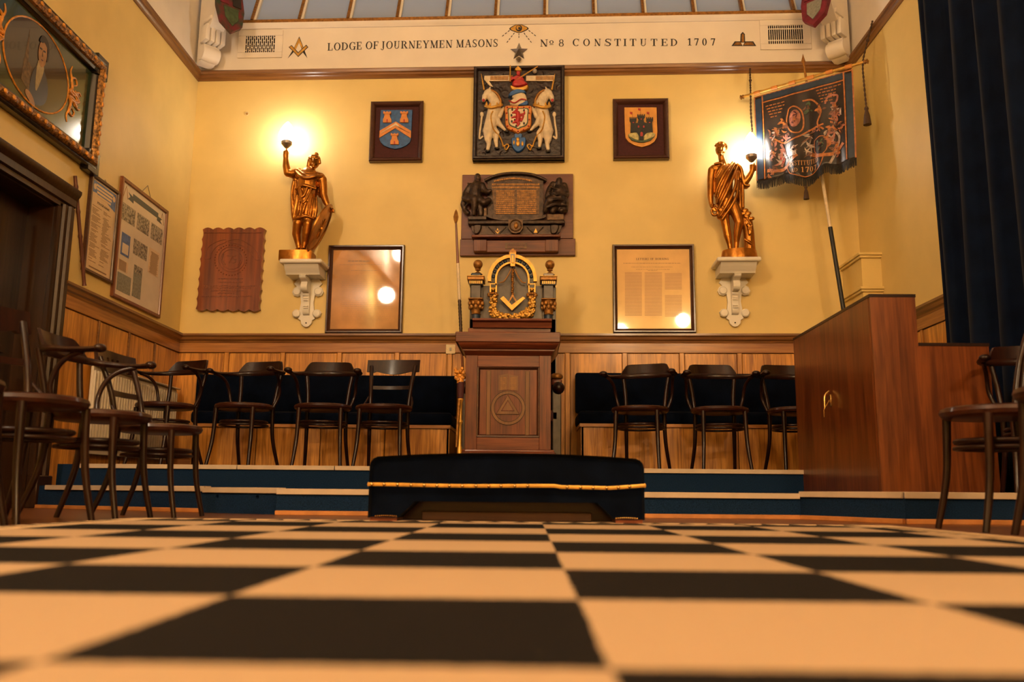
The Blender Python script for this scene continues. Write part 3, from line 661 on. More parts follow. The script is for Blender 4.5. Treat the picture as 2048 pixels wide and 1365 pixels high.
def uni(sg):
    def P(x, y, d): 
        X, Z_ = T(660 + sg * (660 - x) * -1 if sg > 0 else 660 + (660 - x), y); return (X, -.012 - d * mm, Z_)
    q = MB(); r = lambda k: k * mm
    for ch in ([((285, 440, 30), 52), ((330, 470, 30), 62), ((385, 560, 30), 66), ((370, 630, 30), 82), ((345, 730, 30), 78), ((310, 870, 25), 78)],
               [((300, 430, 40), 48), ((250, 480, 40), 36), ((236, 530, 40), 24)],
               [((300, 900, 25), 78), ((290, 1000, 25), 46), ((300, 1060, 25), 28), ((288, 1120, 25), 24)], [((350, 880, 25), 50), ((395, 930, 30), 40), ((385, 1010, 25), 30), ((395, 1090, 25), 20)],
               [((390, 760, 35), 48), ((430, 820, 35), 32), ((500, 890, 30), 16)], [((430, 720, 30), 34), ((470, 640, 30), 20), ((478, 615, 30), 14)],
               [((305, 400, 40), 18), ((318, 365, 45), 8)]):
        q.chain([(P(*a), r(b)) for a, b in ch])
    b = blob('unicorn', q, 'cream_paint', t, .0045)
    obj('horn', MB().tube([P(243, 400, 45), P(222, 290, 40), P(205, 195, 35)], [r(12), r(9), r(3)], 8), 'gold_paint', b)
    obj('tail', MB().tube(cr([P(225, 960, 15), P(185, 990, 12), P(188, 900, 12), P(205, 780, 12), P(212, 700, 15), P(200, 670, 15)], 5), [r(13)] * 21 + [r(13)] * 5, 8), 'cream_paint', b)
    obj('tail_tuft', MB().ball(P(212, 690, 15), r(24), r(14), r(36)), 'cream_paint', b)
    obj('crown_collar', MB().tube(cr([P(262, 610, 70), P(340, 650, 118), P(430, 620, 105), P(460, 590, 60)], 5), r(20), 8), 'gold_paint', b)
    q2 = MB()
    for k in range(5): q2.lathe([(r(16), -r(26)), (r(16), 0), (r(2), r(34))], 6, P(275 + 43 * k, 592 + 12 * math.sin(k), 88))
    obj('collar_points', q2, 'gold_paint', b)
    obj('mane', MB().tube(cr([P(330, 410, 60), P(400, 450, 60), P(440, 520, 60), P(450, 560, 50)], 5), r(17), 7), 'gold_dark', b)
    obj('mouth', MB().ball(P(236, 535, 62), r(18), r(10), r(20)), 'red_paint', b)
    for hx, hy in ((288, 1150), (400, 1115), (520, 905)): obj('hoof', MB().ball(P(hx, hy, 28), r(34), r(18), r(16)), 'ebony', b)
    obj('chain', MB().tube(cr([P(355, 690, 110), P(330, 760, 110), P(360, 900, 90), P(430, 970, 40), P(465, 1040, 20), P(480, 1090, 15), P(520, 1060, 15), P(545, 1080, 15), P(510, 1130, 15), P(485, 1070, 15)], 4), r(9), 6), 'gold_paint', b)
uni(1); uni(-1)
sh = T.L(cr([(500, 595), (660, 597), (825, 595), (826, 700), (822, 830), (780, 885), (700, 915), (660, 940), (620, 915), (540, 885), (505, 830), (500, 700)], 3, True))
o = puff('shield', 'tower_orange', t, sh, -.012, -.05, .06)
def scl(c, k): return [(c[0] + (x - c[0]) * k, c[1] + (z - c[1]) * k) for x, z in sh]
cc = T(662, 745)
rel('shield_border', 'green_paint', o, scl(cc, .76), -.05, -.053); rel('shield_field', 'cream_paint', o, scl(cc, .68), -.05, -.056); 
q = MB()
for (zx, zy) in ((530, 620), (590, 620), (660, 620), (730, 620), (800, 620), (520, 690), (520, 770), (530, 850), (800, 690), (800, 770), (790, 850), (590, 895), (660, 915), (730, 895)):
    X, Z_ = T(zx, zy); q.ball((X, -.052, Z_), .008)
tag(obj('shield_studs', q, 'red_paint', o), None, None, None, 'stuff')
def P2(x, y, d=0): X, Z_ = T(x, y); return (X, -.056 - d, Z_)
q = MB(); r = lambda k: k * mm
for ch in ([((660, 690), 26), ((665, 760), 30), ((650, 800), 26)], [((630, 680), 22), ((595, 690), 12)], [((690, 720), 20), ((740, 700), 12), ((740, 670), 9)], [((620, 740), 16), ((585, 750), 11)], [((630, 800), 20), ((600, 815), 11)], [((670, 820), 20), ((655, 850), 12)], [((700, 790), 14), ((725, 740), 12), ((730, 700), 10)], [((640, 660), 18), ((655, 640), 10)]):
    q.chain([(P2(*a), r(b)) for a, b in ch])
blob('lion', q, 'red_paint', t, .004)
for (zx, zy) in ((590, 650), (735, 660), (580, 720), (585, 795), (735, 820), (640, 850), (620, 780)): obj('field_charge', MB().ball(P2(zx, zy), .009, .004, .013), 'ebony', o)
hel = T.L(cr([(585, 590), (560, 540), (600, 510), (580, 470), (620, 440), (700, 425), (750, 450), (770, 500), (775, 560), (770, 590)], 3, True)); puff('helm', 'cream_paint', t, hel, -.012, -.055, .2)
puff('mantling', 'shield_blue', t, T.L(cr([(540, 470), (580, 420), (660, 395), (740, 410), (762, 440), (700, 440), (620, 465), (560, 488)], 3, True)), -.012, -.065, .15)
puff('mantling', 'shield_blue', t, T.L(cr([(660, 595), (720, 565), (775, 535), (780, 590)], 3, True)), -.012, -.06, .15)
obj('mantling_trim', MB().tube(cr([(*T(548, 540)[:1], -.06, T(548, 540)[1]), (T(620, 570)[0], -.062, T(620, 570)[1]), (T(700, 525)[0], -.064, T(700, 525)[1]), (T(765, 535)[0], -.06, T(765, 535)[1])], 5), .006, 6), 'red_paint', t)
puff('crown_band', 'gold_paint', t, T.L(cr([(580, 405), (560, 350), (600, 370), (660, 380), (730, 370), (790, 345), (770, 400), (680, 415)], 2, True)), -.012, -.06, .12)
puff('crown_cap', 'red_paint', t, T.L(cr([(590, 350), (600, 290), (660, 275), (740, 290), (780, 335), (660, 365)], 3, True)), -.012, -.062, .25)
puff('crest_lion', 'red_paint', t, T.L(cr([(560, 290), (555, 235), (600, 240), (640, 220), (720, 240), (740, 290), (690, 285), (640, 300), (600, 270)], 3, True)), -.012, -.055, .2)
puff('crest_crown', 'red_paint', t, T.L([(640, 165), (690, 165), (685, 220), (645, 220)]), -.012, -.05, .2); puff('crest_crown_band', 'gold_paint', t, T.L([(615, 150), (660, 100), (708, 150), (690, 168), (640, 168)]), -.012, -.054, .15)
def stick(name, m, a, b, rr): 
    A, B_ = T(*a), T(*b); return obj(name, MB().tube([(A[0], -.05, A[1]), (B_[0], -.05, B_[1])], [rr, rr * .7], 6), m, t)
stick('sword', 'gold_paint', (562, 300), (566, 100), .008); stick('sceptre', 'gold_paint', (640, 280), (905, 112), .007); stick('sword_guard', 'gold_paint', (545, 232), (600, 228), .005)
rel('scroll_ribbon', 'cream_paint', t, T.L([(245, 215), (560, 208), (565, 280), (300, 280), (350, 350), (310, 340), (240, 260)]), -.012, -.03)
rel('scroll_ribbon', 'cream_paint', t, T.L([(760, 215), (1118, 208), (1110, 280), (760, 278)]), -.012, -.03)
q = MB()
for k in range(13): a = T(320 + 17 * k, 220); b = T(332 + 17 * k, 268); q.box(a[0], b[0], -.033, -.029, b[1], a[1])
for k in range(13): a = T(880 + 17 * k, 220); b = T(892 + 17 * k, 268); q.box(a[0], b[0], -.033, -.029, b[1], a[1])
tag(obj('ribbon_lettering', q, 'gold_dark', t), None, None, None, 'stuff')
X, Z_ = T(867, 165); obj('orb', MB().ball((X, -.04, Z_), .022), 'pale_grey', t)
ss = T.L(cr([(582, 985), (665, 988), (752, 982), (752, 1070), (720, 1130), (660, 1165), (610, 1130), (582, 1070)], 3, True)); o = puff('small_shield', 'shield_blue', t, ss, -.012, -.045, .1)
puff('small_crown', 'shield_blue', t, T.L([(612, 940), (640, 925), (660, 900), (690, 925), (712, 940), (705, 985), (618, 985)]), -.012, -.03, .1)
for (zx, zy, a, b) in ((658, 1010, .016, .02), (660, 1060, .018, .03), (715, 1065, .011, .024), (610, 1050, .009, .022)):
    X, Z_ = T(zx, zy); obj('small_charge', MB().ball((X, -.045, Z_), a, .008, b), 'gold_paint', o)
# ---- two heraldic wall plaques
def wallplaque(T, cor, label, front_m):
    t = thing('heraldic_plaque', label, 'plaque', T.o, -SK, 'heraldic wall plaques')
    (x0, z0), (x1, z1) = T(*cor[0]), T(*cor[1])
    obj('backing', MB().box(x0 + .01, x1 - .01, -.02, 0, z0 + .01, z1 - .01), 'plaque_velvet', t)
    frame4(t, x0, x1, z0, z1, .03, [(0, 0), (0, -.05), (.008, -.06), (.02, -.055), (.032, -.045), (.042, -.03), (.046, -.018)], 'frame_dark')
    return t
T = Tr(720, 190, 9.1, 'back', 0, 796, 266)
t = wallplaque(T, ((178, 1243), (1170, 150)), 'framed blue shield with three orange towers and a chevron', 0)
bs = [(395, 310), (965, 305), (955, 500), (940, 830)] + [(920, 890), (850, 950), (760, 990), (655, 1012), (550, 990), (450, 950), (390, 890), (370, 830), (380, 560)]
o = rel('shield', 'shield_blue', t, T.L(bs), -.02, -.04)
def chev(a, m, d): return rel('chevron', m, o, T.L(a), -.04, d)
chev([(378, 690), (668, 525), (945, 695), (940, 825), (660, 645), (370, 820)], 'tower_orange', -.05)
chev([(390, 740), (570, 645), (665, 596), (740, 640), (925, 742), (740, 650), (672, 560), (660, 560)], 'cream_paint', -.052)
chev([(390, 745), (560, 640), (575, 630), (668, 548), (760, 640), (925, 735), (740, 625), (668, 580), (560, 650)], 'cream_paint', -.053)
def tower(cx_, cy_):
    P = [(-75, 100), (75, 100), (75, 40), (55, 10), (45, -45), (68, -60), (70, -100), (40, -100), (40, -85), (18, -85), (18, -100), (-18, -100), (-18, -85), (-40, -85), (-40, -100), (-70, -100), (-68, -60), (-45, -45), (-55, 10), (-75, 40)]
    k = rel('tower', 'tower_orange', o, T.L([(cx_ + a, cy_ + b) for a, b in P]), -.04, -.058)
    rel('tower_door', 'red_paint', o, T.L([(cx_ - 12, cy_ + 100), (cx_ + 12, cy_ + 100), (cx_ + 12, cy_ + 50), (cx_, cy_ + 38), (cx_ - 12, cy_ + 50)]), -.058, -.059)
    rel('tower_ledge', 'tower_orange', o, T.L([(cx_ - 70, cy_ - 68), (cx_ + 70, cy_ - 68), (cx_ + 62, cy_ - 54), (cx_ - 62, cy_ - 54)]), -.04, -.064)
tower(515, 447); tower(823, 445); tower(648, 842)
T = Tr(1210, 190, 9.1, 'back', 0, 1281, 262)
t = wallplaque(T, ((148, 1203), (1138, 102)), 'framed gold shield with a black three-towered castle and red flags', 0)
o = rel('shield', 'shield_gold', t, T.L([(347, 262), (930, 262), (935, 500), (945, 700), (935, 800), (890, 880), (800, 940), (660, 982), (520, 940), (420, 880), (370, 810), (358, 700), (352, 500)]), -.02, -.04)
def crenel(x0, x1, y, h, n):
    L = []; s_ = (x1 - x0) / (2 * n - 1)
    for k in range(n): L += [(x0 + 2 * k * s_, y + h), (x0 + 2 * k * s_, y), (x0 + (2 * k + 1) * s_, y), (x0 + (2 * k + 1) * s_, y + h)]
    return L
rel('castle', 'castle_black', o, T.L([(455, 725), (460, 545)] + [(440, 510)] + crenel(440, 562, 455, 30, 4) + [(562, 510), (545, 545), (548, 560), (585, 560), (600, 480), (580, 450)] + crenel(580, 715, 402, 28, 4) + [(712, 450), (690, 480), (700, 545), (745, 560), (760, 545), (740, 510)] + crenel(742, 862, 455, 30, 4) + [(862, 510), (845, 545), (858, 725), (760, 740), (690, 800), (690, 870), (610, 870), (605, 790), (560, 730)]), -.04, -.06)
for (x_, y_, w_, h_) in ((505, 552, 28, 18), (800, 552, 28, 18), (600, 625, 26, 40), (693, 625, 26, 40), (655, 760, 44, 80), (648, 490, 18, 26)):
    rel('castle_window', 'red_paint', o, T.L(cr([(x_ - w_ / 2, y_ + h_ / 2), (x_ - w_ / 2, y_ - h_ / 4), (x_, y_ - h_ / 2), (x_ + w_ / 2, y_ - h_ / 4), (x_ + w_ / 2, y_ + h_ / 2)], 1)), -.06, -.062)
puff('rock', 'rock_paint', o, T.L(cr([(415, 760), (480, 735), (570, 728), (610, 790), (605, 870), (520, 850), (430, 800)], 3, True)), -.04, -.062, .3)
puff('rock', 'rock_paint', o, T.L(cr([(690, 790), (740, 735), (830, 725), (900, 750), (880, 800), (800, 840), (705, 870)], 3, True)), -.04, -.062, .3)
rel('rock_base', 'green_paint', o, T.L([(420, 800), (520, 850), (610, 872), (690, 872), (800, 840), (890, 795), (820, 870), (700, 905), (600, 905), (480, 870)]), -.04, -.056)
for (x_, y_) in ((490, 370), (638, 305), (795, 370)):
    rel('flag', 'red_paint', o, T.L([(x_ - 45, y_ - 25), (x_, y_ - 18), (x_, y_ + 22), (x_ - 42, y_ + 8)]), -.04, -.045); rel('flagpole', 'gold_dark', o, T.L([(x_ - 3, y_ - 20), (x_ + 3, y_ - 20), (x_ + 3, y_ + 90), (x_ - 3, y_ + 90)]), -.04, -.045)
# ---- bronze memorial on its mahogany board
T = Tr(900, 335, 7.1846, 'back', .02, 1034, 432); mm = T.m()
t = thing('memorial_tablet', 'mahogany board with dark bronze memorial tablet flanked by two seated figures', 'memorial', T.o, -SK)
a = T(162, 1035); b = T(1768, 98); obj('board', MB().box(a[0], b[0], -.012, .02, a[1], b[1], .003), 'plaque_wood', t)
a = T(145, 1280); b = T(1800, 1035); obj('lower_board', MB().box(a[0], b[0], -.022, .02, a[1], b[1], .003), 'plaque_wood', t)
a = T(350, 1250); b = T(1560, 1075); obj('ledge_block', MB().box(a[0], b[0], -.07, 0, a[1], b[1], .004), 'mahogany_h', t)
a = T(325, 1060); b = T(1590, 1015); obj('ledge', MB().box(a[0], b[0], -.12, 0, a[1], b[1], .008, 2), 'mahogany_h', t)
for (xa, xb) in ((350, 540), (1370, 1560)): a = T(xa, 1245); b = T(xb, 1078); obj('ledge_end', MB().box(a[0], b[0], -.09, -.06, a[1], b[1], .004), 'mahogany', t)
a = T(800, 1205); b = T(1105, 1118); o = obj('name_plate', MB().box(a[0], b[0], -.076, -.069, a[1], b[1]), 'tablet_bronze', t)
q = MB()
for r_ in range(2):
    for k in range(9 - r_): p = T(830 + 30 * k, 1145 + 36 * r_); q.box(p[0], p[0] + .013, -.079, -.075, p[1] - .008, p[1] + .008)
tag(obj('plate_lettering', q, 'plaque_wood', o), None, None, None, 'stuff')
tab = T.L([(545, 720), (545, 235)] + [(500 + 890 * k / 12, 210 - 85 * math.sin(PI * k / 12)) for k in range(13)] + [(1340, 235), (1340, 720), (1100, 790), (950, 805), (800, 790)])
rel('tablet', 'dark_bronze', t, tab, -.012, -.05)
obj('tablet_cornice', MB().tube(cr([(*T(505, 225)[:1], -.06, T(505, 225)[1]), (T(700, 150)[0], -.07, T(700, 150)[1]), (T(950, 125)[0], -.07, T(950, 125)[1]), (T(1200, 150)[0], -.07, T(1200, 150)[1]), (T(1390, 225)[0], -.06, T(1390, 225)[1])], 6), .014, 8), 'dark_bronze', t)
rel('inscription_panel', 'tablet_bronze', t, T.L([(600, 270), (1290, 270), (1280, 700), (650, 700)]), -.05, -.055)
q = MB(); rnd = random.Random(3)
rows = [(640, 1180, 190 + 0, 12, 40)] + [(610, 1290, 275, 9, 0), (610, 1290, 320, 9, 0)] + [(670, 930, 372 + 29 * k, 8, 0) for k in range(12)] + [(970, 1240, 372 + 29 * k, 8, 0) for k in range(12)]
for (xa, xb, y_, h_, bow) in rows:
    x_ = xa
    while x_ < xb:
        w_ = rnd.uniform(10, 26); yy = y_ + bow * ((x_ - 910) / 270) ** 2 * (1 if bow else 0)
        p = T(x_, yy + h_); p2 = T(min(x_ + w_, xb), yy - h_); q.box(p[0], p2[0], -.0585, -.054, p[1], p2[1]); x_ += w_ + rnd.uniform(4, 8)
tag(obj('inscription', q, 'gold_dark', t), None, None, None, 'stuff')
rel('tablet_apron', 'dark_bronze', t, T.L(cr([(545, 720), (700, 760), (950, 800), (1200, 760), (1360, 720), (1360, 760), (1200, 790), (950, 815), (700, 790), (545, 750)], 3, True)), -.05, -.075)
a = T(270, 865); b = T(1650, 800); obj('shelf', MB().box(a[0], b[0], -.10, -.01, a[1], b[1], .012, 2), 'dark_bronze', t)
rel('frieze_block', 'dark_bronze', t, T.L([(310, 865), (1610, 865), (1580, 940), (1520, 1005), (390, 1005), (330, 940)]), -.012, -.06)
for (xa, xb) in ((360, 460), (1450, 1560)): puff('shelf_bracket', 'dark_bronze', t, T.L(cr([(xa, 865), (xb, 865), (xb - 5, 930), (xb - 40, 990), (xa + 10, 1000), (xa - 5, 930)], 2, True)), -.05, -.09, .2)
for (cx_, s_) in ((570, 1), (800, -1), (1120, 1), (1330, -1)):
    q = MB()
    for k in range(6): p = T(cx_ + s_ * 14 * k, 900 + 14 * k); q.ball((p[0], -.06, p[1]), .014, .006, .006, rot=Matrix.Rotation(s_ * .8, 3, 'Y'))
    obj('laurel', q, 'dark_bronze', t)
rel('shelf_square', 'gold_paint', t, T.L([(650, 935), (690, 965), (728, 935), (690, 985)]), -.06, -.066); rel('shelf_compass', 'gold_paint', t, T.L([(690, 900), (705, 945), (690, 925), (675, 945)]), -.06, -.066)
rel('shelf_trowel', 'gold_paint', t, T.L([(1235, 905), (1260, 970), (1205, 970)]), -.06, -.066)
hexp = [(848, 805), (1055, 805), (1052, 930), (1010, 985), (950, 1000), (890, 985), (850, 930)]
o = rel('medallion_plate', 'tablet_bronze', t, T.L(hexp), -.05, -.11); p = T(950, 890)
obj('medallion_ring', MB().tube([(p[0] + .05 * math.cos(2 * PI * k / 20), -.112, p[1] + .05 * math.sin(2 * PI * k / 20)) for k in range(20)], .007, 6, True), 'tablet_bronze', o); obj('medallion_bust', MB().ball((p[0] + .005, -.11, p[1]), .02, .015, .032), 'gold_dark', o)
def fig(chs, name, vox=.006):
    q = MB()
    for ch in chs:
        q.chain([((T(x, y)[0], -.03 - d * mm, T(x, y)[1]), r_ * mm) for (x, y, d, r_) in ch])
    return blob(name, q, 'dark_bronze', t, vox, smooth=1)
fig([[(405, 170, 60, 46), (415, 205, 70, 40)], [(400, 235, 40, 50), (390, 320, 50, 85), (370, 420, 50, 95), (330, 500, 60, 85)],
     [(310, 300, 40, 50), (240, 400, 40, 50), (220, 480, 70, 45), (280, 520, 110, 40)], [(470, 290, 50, 45), (510, 380, 60, 40), (560, 400, 90, 36), (590, 385, 95, 26)],
     [(300, 500, 70, 80), (370, 520, 120, 60), (365, 620, 110, 46), (355, 720, 100, 30)], [(420, 500, 70, 70), (500, 560, 110, 52), (570, 520, 90, 40)],
     [(220, 470, 30, 40), (195, 560, 30, 40), (220, 640, 40, 36), (270, 690, 60, 34)], [(440, 560, 60, 60), (450, 640, 60, 50), (450, 720, 50, 50)],
     [(270, 260, 30, 16), (330, 360, 100, 14), (380, 440, 140, 12)], [(430, 280, 70, 14), (400, 380, 130, 14), (400, 470, 140, 14)], [(230, 600, 60, 14), (290, 560, 110, 14), (350, 560, 150, 14)]], 'seated_craftsman')
a = T(420, 800); b = T(545, 610); obj('seat_block', MB().box(a[0], b[0], -.07, -.01, a[1], b[1], .006), 'tablet_bronze', t); a = T(270, 800); b = T(540, 740); obj('seat_plinth', MB().box(a[0], b[0], -.09, -.01, a[1], b[1], .006), 'dark_bronze', t)
fig([[(1570, 230, 70, 46), (1560, 270, 80, 42)], [(1560, 300, 40, 70), (1580, 380, 50, 100), (1560, 480, 60, 110)], [(1480, 280, 50, 46), (1430, 360, 60, 44), (1400, 470, 90, 40)],
     [(1640, 300, 50, 50), (1670, 420, 60, 46), (1600, 470, 130, 36), (1500, 440, 150, 30)], [(1560, 500, 80, 100), (1440, 540, 120, 70), (1390, 600, 110, 46), (1370, 680, 90, 36)],
     [(1620, 540, 60, 90), (1650, 640, 60, 50), (1600, 660, 80, 46)], [(1520, 600, 90, 60), (1480, 670, 80, 50)],
     [(1420, 420, 110, 15), (1540, 470, 190, 15), (1680, 460, 110, 15)], [(1400, 540, 150, 14), (1540, 540, 200, 14), (1680, 520, 110, 14)], [(1390, 640, 130, 14), (1500, 610, 170, 14), (1670, 600, 110, 14)], [(1440, 330, 100, 13), (1540, 380, 150, 13), (1640, 350, 110, 13)]], 'mourning_figure')
a = T(1390, 800); b = T(1640, 705); obj('seat_block', MB().box(a[0], b[0], -.08, -.01, a[1], b[1], .006), 'tablet_bronze', t)
# ---- carved wooden plaque with scalloped edge
T = Tr(380, 440, 5.687, 'back', .012, 466, 542); mm = T.m()
t = thing('carved_wood_plaque', 'varnished red brown carved wood plaque with scalloped edges below the soldier statue', 'plaque', T.o, -SK)
def wavy(a, b, n, amp, k0=0):
    L = []; dx, dy = b[0] - a[0], b[1] - a[1]; l = math.hypot(dx, dy); nx, ny = dy / l, -dx / l
    for i in range(n * 6):
        s_ = i / (n * 6); L.append((a[0] + dx * s_ + nx * amp * abs(math.sin(PI * n * s_)), a[1] + dy * s_ + ny * amp * abs(math.sin(PI * n * s_))))
    return L
out = wavy((162, 122), (868, 120), 6, 22) + wavy((868, 120), (805, 1030), 8, -14) + wavy((805, 1030), (82, 1020), 6, 22) + wavy((82, 1020), (162, 122), 8, -14)
rel('board', 'carved_wood', t, T.L(out), .012, -.035)
q = MB()
def gv(pts, w_=.004): q.ribbon([T(*p) for p in pts], w_, -.034, -.040)
gv([(185, 160), (830, 160)], .006)
for rr in (118, 150): gv([(490 + rr * math.cos(2 * PI * k / 30), 460 + rr * .95 * math.sin(2 * PI * k / 30)) for k in range(31)])
for k in range(34):
    a = 2 * PI * k / 34; p = T(478 + 180 * math.cos(a), 470 + 172 * math.sin(a)); q.ball((p[0], -.036, p[1]), .006, .006, .006, 6, 4)
gv(cr([(190, 440), (215, 340), (300, 270), (420, 240), (420, 270), (330, 310), (270, 380), (250, 450), (200, 455), (190, 440)], 4)); gv(cr([(450, 250), (560, 235), (660, 270), (750, 340), (810, 450), (760, 465), (700, 380), (600, 300), (460, 270), (450, 250)], 4))
for (xa, xb, y_) in ((340, 600, 680), (340, 600, 720), (170, 740, 762), (170, 700, 785), (250, 640, 815), (330, 500, 845), (150, 730, 880)):
    x_ = xa
    while x_ < xb: w_ = random.uniform(14, 30); gv([(x_, y_), (x_ + w_, y_ + random.uniform(-5, 5))], .008); x_ += w_ + 9
gv([(440, 420), (500, 420), (460, 500)], .007); gv([(540, 420), (505, 425), (505, 455), (540, 460), (535, 495), (500, 500)], .007); gv([(400, 400), (380, 470), (420, 520)], .006); gv([(570, 400), (590, 470), (560, 530)], .006)
tag(obj('carved_lines', q, 'carved_wood', t), None, None, None, 'stuff')
# ---- framed documents resting on the dado rail
def document(T, cor, label, paper, title):
    t = thing('framed_document', label, 'framed document', T.o, -SK, 'framed documents on the dado')
    (x0, z0), (x1, z1) = T(*cor[0]), T(*cor[1])
    obj('backing', MB().box(x0 + .01, x1 - .01, -.012, 0, z0 + .01, z1 - .01), 'frame_dark', t)
    frame4(t, x0, x1, z0, z1, .03, [(0, 0), (0, -.04), (.006, -.05), (.016, -.05), (.026, -.035), (.036, -.03), (.04, -.012)], 'frame_dark')
    p = obj('paper', MB().box(x0 + .036, x1 - .036, -.016, -.01, z0 + .036, z1 - .036, .004), paper, t)
    return t, p, x0, x1, z0, z1
T = Tr(640, 480, 6.826, 'back', 0, 731, 581)
t, p, x0, x1, z0, z1 = document(T, ((80, 1283), (1165, 85)), 'framed brown faded document below the soldier statue, hung left of the throne', 'paper_brown', None)
q = MB(); rnd = random.Random(5)
for (xa, xb, y_, h_) in [(390, 700, 297, 7), (270, 960, 345, 2), (430, 800, 425, 3)] + [(300, 1000, 500 + 26 * k, 1.2) for k in range(24)]:
    x_ = xa
    while x_ < xb: w_ = rnd.uniform(14, 50); a = T(x_, y_ + h_); b = T(min(xb, x_ + w_), y_ - h_); q.box(a[0], b[0], -.0165, -.0155, a[1], b[1]); x_ += w_ + 8
tag(obj('script', q, 'ink_brown', p), None, None, None, 'stuff')
T = Tr(1210, 480, 6.206, 'back', 0, 1307, 579)
t, p, x0, x1, z0, z1 = document(T, ((100, 1163), (1095, 68)), 'framed pale printed sheet headed LETTERS OF HORNING below the toga statue', 'paper_aged', 1)
a = T(385, 257); b = T(788, 230); mb = text('LETTERS', a[0], T(540, 250)[0], a[1], b[1] - a[1], -.0155, -.017); obj('heading', mb, 'ink', p)
obj('heading', text('OF', T(560, 250)[0], T(602, 250)[0], a[1], b[1] - a[1], -.0155, -.017), 'ink', p); obj('heading', text('HORNING', T(622, 250)[0], b[0], a[1], b[1] - a[1], -.0155, -.017), 'ink', p)
q = MB()
for (xa, xb, y_, h_) in [(225, 940, 297, 3), (325, 840, 343, 2), (385, 800, 372, 2), (530, 650, 388, 2)]:
    x_ = xa
    while x_ < xb: w_ = rnd.uniform(10, 40); a = T(x_, y_ + h_); b = T(min(xb, x_ + w_), y_ - h_); q.box(a[0], b[0], -.0165, -.0155, a[1], b[1]); x_ += w_ + 7
tag(obj('subtitle', q, 'ink_brown', p), None, None, None, 'stuff')
q = MB()
for xa, xb, ys_ in ((245, 455, 415), (490, 705, 415), (740, 950, 425)):
    for k in range(34):
        yy = ys_ + 16 * k
        if xa == 740 and 12 < k < 17: continue
        a = T(xa, yy + 4); b = T(xb, yy - 4); q.box(a[0], b[0], -.0162, -.0155, a[1], b[1])
tag(obj('text_columns', q, 'ink_faint', p), None, None, None, 'stuff')
# ---- white wall brackets
def make_bracket(px, py, label):
    """px,py: middle of the top plate's front edge at the wall side"""
    o = back(px, py); f_ = back(px, py, .30); o = Vector((o.x, o.y, f_.z)); o += EX * ((f_ - o).dot(EX)); t = thing('wall_bracket', label, 'bracket', o, -SK)
    obj('top_plate', MB().box(-.185, .185, -.30, 0, -.04, 0, .016, 3), 'white_paint', t)
    obj('under_moulding', MB().prism([(0, -.04), (-.275, -.04), (-.255, -.062), (-.25, -.075), (-.215, -.10), (-.205, -.12), (0, -.12)], -.15, .15, 'yz'), 'white_paint', t)
    # flat fretted wall board
    L = []
    half = [(.10, -.12), (.125, -.16), (.10, -.185), (.125, -.20), (.14, -.235), (.125, -.265), (.09, -.275), (.065, -.262), (.06, -.29), (.055, -.33), (.065, -.40), (.11, -.395), (.13, -.42), (.12, -.455), (.085, -.465), (.06, -.45), (.075, -.475), (.05, -.49), (.045, -.52), (.02, -.545), (0, -.55)]
    obj('fret_board', MB().prism([(x, z_) for x, z_ in half] + [(-x, z_) for x, z_ in half[-2::-1]], 0, -.03), 'white_paint', t)
    P = cr([(0, -.12), (-.20, -.12), (-.205, -.15), (-.15, -.17), (-.16, -.21), (-.14, -.245), (-.09, -.25), (-.075, -.23), (-.085, -.27), (-.07, -.29), (-.06, -.36), (-.065, -.40), (-.05, -.44), (0, -.45)], 3)
    obj('console', MB().prism(P, -.028, .028, 'yz'), 'white_paint', t)
    for zz in (-.30, -.318, -.37, -.388): obj('console_groove', MB().box(-.02, .02, -.078, -.055, zz - .004, zz + .004), 'white_paint', t)
    for sx in (-1, 1):
        for (x_, z_) in ((.095, -.232), (.09, -.43)):
            obj('scroll_button', MB().lathe([(.036, 0), (.036, .012), (.028, .02), (0, .022)], 18, (sx * x_, -.028, z_), 'y'), 'white_paint', t)
    obj('screw', MB().lathe([(.006, 0), (.006, .006), (0, .007)], 10, (0, -.03, -.515), 'y'), 'vent_black', t)
    return t, o
b1, o1 = make_bracket(600.5, 517, 'white scrolled wall bracket under the statue with the shield')
b2, o2 = make_bracket(1479, 513, 'white scrolled wall bracket under the toga statue')
# ---- gilded lamp statues standing on the brackets
def statue(name, label, o, T, base, chs, folds, extras):
    mm = T.m(); D = .15                                   # figure axis in front of the wall
    t = thing(name, label, 'statue', Vector((T.o.x, T.o.y, o.z)), -SK)
    dz = T.o.z - o.z
    def P(x, y, d=0): X, Z_ = T(x, y); return (X, -d * mm, Z_ + dz)
    q = MB()
    for ch in chs:
        q.chain([(P(x, y, d), r_ * mm) for (x, y, d, r_) in ch])
    for pts in folds:
        q.tube(cr([P(x, y, d) for (x, y, d, r_) in pts], 4), [a[0] * mm for a in cr([(r_,) for (_, _, _, r_) in pts], 4)], 7)
    extras(q, P, mm)
    blob('figure', q, 'statue_bronze', t, .004, smooth=1)
    return t, P, mm
def globe(t, P, mm, x, yc, ytop, ybot, rmax, cupr, d):
    c = P(x, yc, d)
    zt, zb = P(x, ytop, d)[2], P(x, ybot, d)[2]; h = zt - zb; rm = rmax * mm
    obj('glass_flame', MB().lathe([(rm * .5, zb), (rm * .82, zb + h * .08), (rm, zb + h * .22), (rm * .98, zb + h * .36), (rm * .8, zb + h * .56), (rm * .5, zb + h * .78), (rm * .22, zb + h * .93), (.002, zt)], 24, (c[0], c[1], 0)), 'globe_glass', t)
    r = cupr * mm
    obj('lamp_collar', MB().lathe([(.008, c[2] - r * 1.05), (.018, c[2] - r * .95), (r * .5, c[2] - r * .8), (r, c[2] - r * .25), (r * 1.02, c[2] + r * .3), (r * .9, c[2] + r * .42), (0, c[2] + r * .42)], 20, (c[0], c[1], 0)), 'lamp_collar', t)
